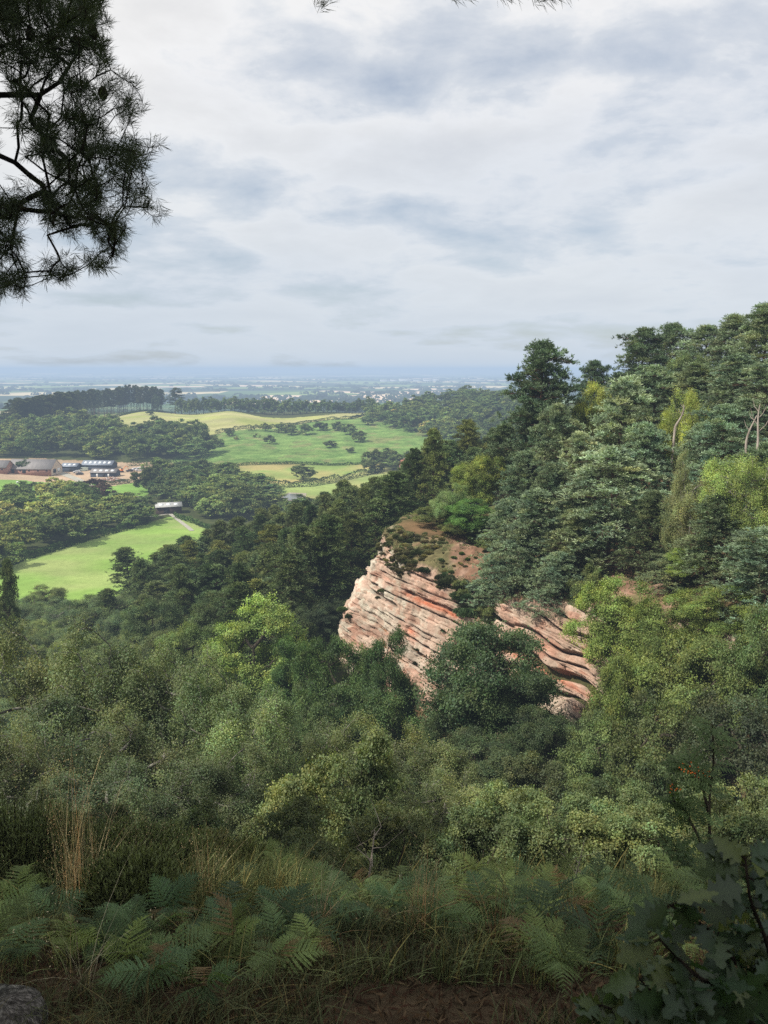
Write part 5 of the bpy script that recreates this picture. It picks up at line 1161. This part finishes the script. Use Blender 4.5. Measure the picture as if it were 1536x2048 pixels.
for i, a in enumerate([(20, 1760, 5.0, .55, .75, 'feathery heather bush at the left edge of the bank'), (110, 1770, 5.2, .5, .65, 'heather bush between the left edge and the tan grass'), (230, 1790, 4.9, .45, .6, 'dark heather bush right of the tan grass'),
          (320, 1790, 5.1, .5, .55, 'heather bush left of the level-fronded bracken'), (400, 1780, 5.5, .5, .5, 'heather bush behind the level-fronded bracken'), (260, 1870, 4.0, .3, .4, 'low heather bush beside the dry litter'), (470, 1790, 5.6, .4, .5, 'small heather bush at the back of the bank')]):
    heather_bush(*a, 400 + i, prng.choice([(0.20, 0.235, 0.10), (0.17, 0.20, 0.085), (0.24, 0.23, 0.11)]))
# lichened stone in the corner
def stone(px, py, Y, s, label, seed):
    p = pt(px, py, Y); g = h1(p[0], Y); n = 60; th = np.linspace(0.02, np.pi - .02, n); ph = np.linspace(0, 2 * np.pi, 2 * n + 1)[:-1]; Tt, Pp = np.meshgrid(th, ph, indexing='ij')
    V = np.stack([np.sin(Tt) * np.cos(Pp), np.sin(Tt) * np.sin(Pp), np.cos(Tt)], -1); R = .8 + .5 * fbm(V[..., 0] * 1.5 + 5 + V[..., 2], V[..., 1] * 1.5 + 5, 4, seed) + .08 * fbm(V[..., 0] * 9 + V[..., 2] * 7, V[..., 1] * 9, 3, seed + 1)
    V = V * R[..., None] * np.array(s); c = .05 + .16 * np.clip((fbm(V[..., 0] * 60 + V[..., 2] * 83, V[..., 1] * 60 + V[..., 2] * 91, 4, 7) * .5 + .5 * np.random.default_rng(2).random(V.shape[:2]) - .46) * 3, 0, 1); C = np.stack([c, c * .97, c * .9], -1).reshape(-1, 3); m = 2 * n
    Fq = np.array([(i * m + j, i * m + (j + 1) % m, (i + 1) * m + (j + 1) % m, (i + 1) * m + j) for i in range(n - 1) for j in range(m)])[:, ::-1]
    b = MB(); b.add(V.reshape(-1, 3), Fq, C); o = obj('boulder', b.mesh('boulder', [ground_mat('lichen_stone', 3, 40, .3, .01)], True), None, (p[0], Y, g)); return tag(o, label, 'boulder')
stone(-12, 2020, 2.3, (.17, .15, .10), 'grey lichen-speckled stone in the bottom left corner', 4)

# oak sapling leaves close by, lower right
def oak_leaf_outline():
    t = np.linspace(0, 1, 25); w = .30 * np.sin(np.pi * t ** .8) ** .8 * (1 + .35 * np.cos(t * 2 * np.pi * 4.2 + .4)); w[0] = .012; w[-1] = .0
    return t, w
def oak_sapling(stems, label, seed, tint, ls=.105):
    r = np.random.default_rng(seed); b0 = pt(*stems[0][0]); e = empty('oak_sapling', tuple(b0)); tb = MB(); lb = MB(); t, w = oak_leaf_outline(); n = len(t)
    for st in stems:
        P = np.array([pt(*q) for q in st]) - b0; u = np.linspace(0, 1, 14); Q = np.column_stack([np.interp(u, np.linspace(0, 1, len(P)), P[:, i]) for i in range(3)]); v, f = tube(Q, .0042 * (1 - .75 * u) + .0009, 6); tb.add(v, f)
        for k in range(len(Q)):
            if u[k] < .12: continue
            for j in range(r.integers(2, 4) + (3 if k == len(Q) - 1 else 0)):
                d = rdir(1, r)[0]; d[2] = d[2] * .5 + .05; d = norm(d); nn = norm(np.cross(np.cross(d, norm(rdir(1, r)[0] * .75 + [0, -.35, .8])), d)); s = np.cross(d, nn); L = ls * r.uniform(.65, 1.15)
                cup = r.uniform(-.2, .35); arch = r.uniform(-.35, .1); base = Q[k] + d * .012; mid = base + d * (t * L)[:, None] + nn * (arch * L * t ** 2)[:, None]
                Lf = mid + s * (w * L)[:, None] + nn * (cup * w * L)[:, None]; Rt = mid - s * (w * L)[:, None] + nn * (cup * w * L)[:, None]; V = np.concatenate([mid, Lf, Rt]); i = np.arange(n - 1)
                Fq = np.concatenate([np.stack([i, i + 1, n + i + 1, n + i], 1), np.stack([i, 2 * n + i, 2 * n + i + 1, i + 1], 1)]); q = r.uniform(.7, 1.25); yel = r.random() < .1
                cc = np.array([2.6, 1.9, 1.2]) * .9 if yel else np.array([q * r.uniform(.85, 1.2), q, q]); C = np.tile(cc, (3 * n, 1)); C[:n] *= 1.25; lb.add(V, Fq, C)
                v, f = frusta(Q[k][None], base[None], .0012, .001, 4); tb.add(v, f)
    obj('stem', tb.mesh('stem', [M_TWIG], True), e); o = obj('foliage', lb.mesh('foliage', [M_OAKL], True), e); o.color = (*tint, 1); return tag(e, label, 'sapling')
M_OAKL = foliage_mat('oak_leaf', .25, .03, .45)
oak_sapling([[(1560, 2120, 1.25), (1500, 1960, 1.25), (1420, 1860, 1.2), (1340, 1810, 1.15)], [(1560, 2120, 1.25), (1540, 1900, 1.2), (1500, 1800, 1.2), (1490, 1715, 1.25)], [(1560, 2120, 1.25), (1470, 2000, 1.15), (1390, 1950, 1.1), (1320, 1880, 1.2)],
             [(1560, 2120, 1.25), (1420, 2060, 1.1), (1330, 2010, 1.1)], [(1560, 2120, 1.3), (1560, 1980, 1.3), (1520, 1880, 1.25)]], 'dark lobed oak leaves on close twigs filling the bottom right corner', 5, (0.034, 0.06, 0.024), .068)
oak_sapling([[(1330, 2110, 1.6), (1290, 2040, 1.6), (1200, 2010, 1.6)], [(1330, 2110, 1.6), (1350, 2030, 1.6), (1280, 1960, 1.6)]], 'yellowing oak seedling at the bottom edge left of the dark oak leaves', 6, (0.05, 0.075, 0.025), .075)

# rowan sapling with berries
def pinnate(lb, q, d, up, L, r, pairs=6, lw=.2):
    d = norm(d); s = norm(np.cross(d, up)); nn = np.cross(s, d); cs, ds = [], []
    for k in range(pairs):
        u = .22 + .78 * k / pairs
        for sg in (-1, 1): cs.append(q + d * L * u + s * sg * L * .17 - nn * .05 * L); ds.append(d * .55 + s * sg - nn * .15)
    cs.append(q + d * L * 1.08); ds.append(d); cs = np.array(cs); v, f = kites(cs, np.array(ds), np.tile(nn, (len(cs), 1)) + r.normal(size=(len(cs), 3)) * .12, L * .36, L * .11); lb.add(v, f, (1, 1, 1)); v, f = frusta(q[None], (q + d * L)[None], .0018, .001, 3); lb.add(v, f, (.9, .7, .4))
def rowan():
    r = np.random.default_rng(12); Y = 5.6; b0 = pt(1425, 1790, Y); b0[2] = h1(b0[0], Y); e = empty('rowan_sapling', tuple(b0)); tb = MB(); lb = MB(); bb = MB()
    for st in ([(1425, 1810), (1420, 1700), (1418, 1600), (1428, 1520), (1425, 1450)], [(1425, 1760), (1400, 1680), (1370, 1620), (1345, 1600)], [(1420, 1640), (1405, 1570), (1385, 1540), (1378, 1525)], [(1424, 1780), (1380, 1740), (1350, 1700)]):
        P = np.array([pt(a, c, Y + .1 * math.sin(a)) for a, c in st]) - b0; u = np.linspace(0, 1, 12); Q = np.column_stack([np.interp(u, np.linspace(0, 1, len(P)), P[:, i]) for i in range(3)]); v, f = tube(Q, .012 * (1 - .7 * u) + .002, 6); tb.add(v, f)
        for k in range(4, 12):
            for j in range(2 + 3 * (k > 9)): dd = rdir(1, r)[0] * [1, 1, .45] + [0, -.1, .12]; pinnate(lb, Q[k], dd, np.array([0, -.45, 1.]), r.uniform(.13, .2), r)
    for px, py in ((1370, 1535), (1392, 1540), (1345, 1578), (1415, 1545)):
        c = pt(px, py, Y) - b0
        for k in range(9):
            q = c + r.normal(size=3) * [.03, .03, .022]; th = np.linspace(0, np.pi, 5); ph = np.linspace(0, 2 * np.pi, 7)[:-1]; V = np.array([[math.sin(t) * math.cos(p), math.sin(t) * math.sin(p), math.cos(t)] for t in th for p in ph]) * .0065 + q
            bb.add(V, np.array([(i * 6 + j, i * 6 + (j + 1) % 6, (i + 1) * 6 + (j + 1) % 6, (i + 1) * 6 + j) for i in range(4) for j in range(6)]))
    obj('stem', tb.mesh('stem', [M_BARK], True), e); o = obj('foliage', lb.mesh('foliage', [M_LEAF]), e); o.color = (0.06, 0.10, 0.032, 1); obj('berries', bb.mesh('berries', [plain_mat('berry', (.5, .13, .02), .5, .1)], True), e)
    tag(e, 'rowan sapling with feather leaves and orange berries on the right bank', 'sapling')
rowan()
# bare twigs poking from the sallows
for i, (px, py, Y) in enumerate(((1140, 1760, 6.5), (730, 1700, 7))):
    r = np.random.default_rng(40 + i); p = pt(px, py, Y); p[2] = h1(p[0], Y); b = MB()
    top_ = pt(px + 20, py - 40, Y) - p; pts = [np.zeros(3), top_ * .6, top_]; v, f = tube(pts, [.012, .008, .004], 5); b.add(v, f)
    for k in range(5): a = pts[1] + (pts[2] - pts[1]) * k / 5; v, f = tube([a, a + r.normal(size=3) * .12 + [0, 0, .12], a + r.normal(size=3) * .16 + [0, 0, .24]], [.005, .003, .001], 4); b.add(v, f)
    tag(obj('dead_twig', b.mesh('dead_twig', [M_DEAD], True), None, p), ['bare forked twig above the bracken on the right bank', 'bare forked twig above the bracken in the centre'][i], 'twig')

# ------------------------------------------------------------------ overhanging pine, upper left
def overhang():
    global rng
    rng = np.random.default_rng(99); r = rng
    A = np.array([(-60, -60), (215, -60), (205, 60), (222, 110), (205, 150), (240, 175), (275, 210), (262, 262), (285, 300), (305, 305), (285, 345), (290, 390), (300, 430), (262, 455), (235, 475), (250, 515), (205, 545), (165, 520), (150, 490), (120, 470), (85, 420), (70, 350), (40, 300), (-60, 300)])
    B_ = np.array([(-60, 395), (55, 395), (50, 430), (20, 445), (-60, 440)]); C_ = np.array([(-60, 455), (25, 465), (48, 520), (60, 590), (20, 600), (-60, 590)]); D_ = np.array([(75, 545), (150, 535), (150, 560), (95, 565)])
    E_ = [(-30, 240, 60, 330), (10, 335, 45, 375)]
    pts = []
    def samp(P, n, w=1):
        k = 0
        while k < n:
            x, y = r.uniform(P[:, 0].min(), P[:, 0].max()), r.uniform(P[:, 1].min(), P[:, 1].max())
            if inpoly(np.array([x]), np.array([y]), P)[0]:
                if P is A and fbm(np.array([x / 45.]), np.array([y / 45.]), 2, 8)[0] < .46 and y > 130: k += .1; continue
                pts.append(pt(x, y, r.uniform(3.1, 4.5))); k += 1
    samp(A, 800); samp(B_, 55); samp(C_, 95); samp(D_, 16)
    for x, y in ((320, 290), (300, 295), (325, 430), (305, 432), (285, 205), (270, 175), (262, 165), (300, 375), (250, 160), (215, 45), (222, 140), (95, 470), (60, 420), (120, 520)): pts.append(pt(x, y, 3.6))
    for x, y in ((665, -6), (655, -18), (932, -6), (1035, -8), (1110, -8), (1125, -4), (1100, -14), (1140, -16)): pts.append(pt(x, y, 3.3))
    P = np.array(pts)
    # trunk stands left of the view, boughs reach over the bank
    base = np.array([-4.6, 3.2, 0.]); base[2] = h1(base[0], base[1]) - .3; e = empty('overhanging_pine', tuple(base)); t = np.linspace(0, 1, 16)
    T = np.column_stack([base[0] + .3 * np.sin(t * 3), base[1] + .2 * t, base[2] + 15 * t]); v, f = tube(T - base, .26 * (1 - .6 * t), 10); b = MB(); b.add(v, f); obj('trunk', b.mesh('trunk', [M_PINEBARK], True), e)
    seeds = [np.array([-4.4, 3.3, base[2] + 5.6]), pt(-220, 60, 3.8), pt(-60, 95, 3.7), pt(40, 80, 3.7), pt(130, 60, 3.8), pt(-120, 220, 3.8), pt(0, 190, 3.8), pt(80, 190, 3.8), pt(140, 130, 3.9), pt(-60, 290, 3.7), pt(30, 325, 3.7), pt(85, 370, 3.7), pt(60, 240, 3.9), pt(110, 300, 3.9), pt(420, -260, 3.4), pt(650, -60, 3.3), pt(900, -80, 3.3), pt(1080, -60, 3.3), pt(-100, 420, 3.8)]
    par = [0, 0, 1, 2, 3, 1, 5, 6, 7, 5, 9, 10, 7, 12, 0, 14, 15, 16, 9]
    arr, pr = grow(seeds, par, P); v, f = skeleton_tubes(arr, pr, 1,   .0012, .0125, .42, 6, .0); b = MB(); b.add(v - base, f)
    # high crown that shades the bank
    hi = []
    for k in range(420):
        a = r.uniform(0, 6.28); q = math.sqrt(r.random()) * 5.0; hi.append([base[0] + .6 + q * math.cos(a), base[1] - .6 + q * math.sin(a), base[2] + 8.2 + 5 * r.random() + 1.0 * (1 - q / 6)])
    hi = np.array(hi)
    px, py = proj(hi); fr_ = (hi[:, 1] > .3) & (px > -60) & (px < 1600) & (py > -60); hi = hi[~fr_]
    hs = [T[k] for k in range(8, 16)]; arr2, pr2 = grow(hs, [0] + list(range(7)), hi); v, f = skeleton_tubes(arr2, pr2, 8, .006, .09, .5, 4); b.add(v - base, f); obj('bough', b.mesh('bough', [M_TWIG], True), e)
    m = 64; n = len(P) * m; c = np.repeat(P, m, 0); i = np.concatenate([np.full(m, pr[len(seeds) + k]) for k in range(len(P))]); ax = norm(c - arr[i] + 1e-4)
    u = r.uniform(-.09, .012, n); rt = c + ax * u[:, None]; d = norm(rdir(n) * .85 + ax * .8 + [0, 0, .18]); L = r.uniform(.04, .068, n); v, f = kites(rt + d * L[:, None] * .5, d, rdir(n), L, .0023, .5)
    bb = r.uniform(.6, 1.5, n); b = MB(); b.add(v - base, f, np.repeat(np.stack([bb] * 3, 1), 4, 0)); 
    m = 90; n = len(hi) * m; c = np.repeat(hi, m, 0) + r.normal(size=(n, 3)) * [.3, .3, .12]; d = rdir(n); v, f = kites(c, d, rdir(n), .16, .05); b.add(v - base, f, (1, 1, 1))
    o = obj('needles', b.mesh('needles', [M_NEEDLE]), e); o.color = (0.05, 0.066, 0.036, 1)
    tag(e, 'dark silhouetted pine boughs hanging into the sky at the upper left', 'pine tree')
    # cones
    for k, (x, y) in enumerate(((165, 12), (185, 50), (150, 70), (205, 172), (60, 55))):
        q = pt(x, y, 3.4); V, Fq = tube([[0, 0, 0], [0, 0, -.012], [0, 0, -.03], [0, 0, -.048], [0, 0, -.055]], [.006, .017, .019, .012, .002], 9); b = MB(); b.add(V, Fq); o = obj('cone', b.mesh('cone', [M_TWIG], True), e, q - base)
overhang()
# unseen oaks, added left and behind to cast shade on the bank
for x, y, h_, rr, lb in ((-11, 5, 15, 4.6, 'tall oak left of the bank, outside the view'), (-9.5, -5, 15, 5.2, 'unseen shade oak up the hill behind the viewpoint on the left')):
    plant('oak', x, y, h_, rr, lb, 'unseen shade oaks around the viewpoint')
print('near', time.time() - T0)

# ------------------------------------------------------------------ air, sky, sun
def haze_volume():
    m, nt, out = new_mat('haze_air'); L = nt.links.new
    ab = N(nt, 'ShaderNodeVolumeAbsorption'); sg = 1 / 3300.; ab.inputs['Color'].default_value = (0, 0, 0, 1); ab.inputs['Density'].default_value = sg
    em = N(nt, 'ShaderNodeEmission'); em.inputs['Color'].default_value = (0.47, 0.60, 0.77, 1); em.inputs['Strength'].default_value = sg  # emission stands in for daylight scattered by the haze
    ad = N(nt, 'ShaderNodeAddShader'); L(ab.outputs[0], ad.inputs[0]); L(em.outputs[0], ad.inputs[1]); L(ad.outputs[0], out.inputs['Volume'])
    try: m.cycles.homogeneous_volume = True
    except Exception: pass
    n = 64; R = 26500.; a = np.arange(n) * 2 * np.pi / n; V = np.concatenate([np.column_stack([R * np.cos(a), R * np.sin(a), np.full(n, z)]) for z in (-300., 74.)] + [np.array([[0, 0, -300.], [0, 0, 74.]])])
    i = np.arange(n); j = (i + 1) % n; b = MB(); b.add(V, np.concatenate([np.stack([i, j, j + n, i + n], 1), np.stack([j, i, np.full(n, 2 * n), np.full(n, -1)], 1), np.stack([i + n, j + n, np.full(n, 2 * n + 1), np.full(n, -1)], 1)]))
    o = obj('sky_haze', b.mesh('sky_haze', [m])); tag(o, kind='structure')
haze_volume()

SUN_EL, SUN_AZ = math.radians(50), math.radians(-116)      # azimuth from +Y, towards the left and slightly behind
sd = np.array([math.sin(SUN_AZ) * math.cos(SUN_EL), math.cos(SUN_AZ) * math.cos(SUN_EL), math.sin(SUN_EL)])
from mathutils import Vector
sl = bpy.data.lights.new('sun', 'SUN'); sl.energy = 5.0; sl.angle = math.radians(0.6); sl.color = (1.0, 0.95, 0.86)
so = bpy.data.objects.new('sun', sl); COL.objects.link(so); so.rotation_euler = Vector(sd).to_track_quat('Z', 'Y').to_euler(); so.location = (-20, 0, 90)
w = bpy.data.worlds.new('World'); S.world = w; w.use_nodes = True; nt = w.node_tree; nt.nodes.clear(); L = nt.links.new
out = N(nt, 'ShaderNodeOutputWorld'); sky = N(nt, 'ShaderNodeTexSky', sky_type='NISHITA'); sky.sun_disc = False; sky.sun_elevation = SUN_EL; sky.sun_rotation = SUN_AZ
bs = N(nt, 'ShaderNodeBackground'); bs.inputs['Strength'].default_value = 0.1; L(sky.outputs[0], bs.inputs['Color'])
tc = N(nt, 'ShaderNodeTexCoord'); sp = N(nt, 'ShaderNodeSeparateXYZ'); L(tc.outputs['Generated'], sp.inputs[0])
zz = mathn(nt, 'MAXIMUM', sp.outputs['Z'], 0.0); zd = mathn(nt, 'ADD', zz, 0.19)
cx = mathn(nt, 'DIVIDE', sp.outputs['X'], zd); cy = mathn(nt, 'DIVIDE', sp.outputs['Y'], zd); cb = N(nt, 'ShaderNodeCombineXYZ'); L(cx, cb.inputs[0]); L(cy, cb.inputs[1])
def cloud_noise(scale, off, det, rough, dist, st=(1, 1, 1)):
    mp = N(nt, 'ShaderNodeMapping'); mp.inputs['Location'].default_value = off; mp.inputs['Scale'].default_value = st; L(cb.outputs[0], mp.inputs['Vector'])
    n = N(nt, 'ShaderNodeTexNoise'); n.inputs['Scale'].default_value = scale; n.inputs['Detail'].default_value = det; n.inputs['Roughness'].default_value = rough; n.inputs['Distortion'].default_value = dist; L(mp.outputs[0], n.inputs['Vector']); return n.outputs['Fac']
n1 = cloud_noise(1.25, (2.3, 5.1, 0), 9, .5, .25, (1, 1.0, 1)); n2 = cloud_noise(0.7, (9.7, 1.4, 3), 3, .5, .2); n3 = cloud_noise(3.4, (4.1, 3.3, 7), 10, .6, .2)
body = mathn(nt, 'ADD', mathn(nt, 'MULTIPLY', n1, .72), mathn(nt, 'MULTIPLY', n3, .28))
cc = ramp(nt, body, [(0.28, (0.60, 0.68, 0.83)), (0.39, (0.70, 0.755, 0.83)), (0.46, (0.75, 0.785, 0.83)), (0.505, (0.93, 0.93, 0.93)), (0.56, (0.86, 0.86, 0.86)), (0.68, (0.73, 0.735, 0.75))])
cc = mulc(nt, cc, ramp(nt, n2, [(0.35, (0.90, 0.92, 0.96)), (0.65, (1.08, 1.06, 1.03))]))
# the cloud flattens to even grey-blue near the horizon
hz = ramp(nt, zz, [(0.0, (1, 1, 1)), (0.10, (.7, .7, .7)), (0.32, (0, 0, 0))])
cc = mulc(nt, cc, (0.61, 0.69, 0.78), 'MIX', mathn(nt, 'MULTIPLY', hz, .92))
bc = N(nt, 'ShaderNodeBackground'); bc.inputs['Strength'].default_value = 1.0; L(cc, bc.inputs['Color'])
cov = ramp(nt, body, [(0.37, (.55, .55, .55)), (0.47, (.97, .97, .97))]); mx = N(nt, 'ShaderNodeMixShader'); L(cov, mx.inputs[0]); L(bs.outputs[0], mx.inputs[1]); L(bc.outputs[0], mx.inputs[2]); L(mx.outputs[0], out.inputs['Surface'])
w.cycles.sampling_method = 'MANUAL'; w.cycles.sample_map_resolution = 512

# ------------------------------------------------------------------ camera
cd = bpy.data.cameras.new('camera'); cam = bpy.data.objects.new('camera', cd); COL.objects.link(cam); cam.location = (0, 0, EYE); cam.rotation_euler = (math.pi / 2 - PITCH, 0, 0)
cd.sensor_fit = 'VERTICAL'; cd.sensor_height = 36; cd.lens = 36 * F / 2048; cd.clip_start = 0.05; cd.clip_end = 80000
cd.dof.use_dof = True; cd.dof.focus_distance = 60; cd.dof.aperture_fstop = 28.1 / 2.4
S.camera = cam
S.view_settings.view_transform = 'Standard'; S.view_settings.look = 'None'; S.view_settings.exposure = 0; S.view_settings.gamma = 1
S.render.engine = 'CYCLES'; c = S.cycles; c.max_bounces = 5; c.diffuse_bounces = 3; c.glossy_bounces = 1; c.transmission_bounces = 3; c.transparent_max_bounces = 8; c.volume_bounces = 0
c.use_denoising = False; c.sample_clamp_indirect = 4.0; c.use_adaptive_sampling = True; c.adaptive_threshold = 0.02; c.caustics_reflective = False; c.caustics_refractive = False
S.render.use_persistent_data = False
bpy.context.view_layer.update()
print('done', time.time() - T0)
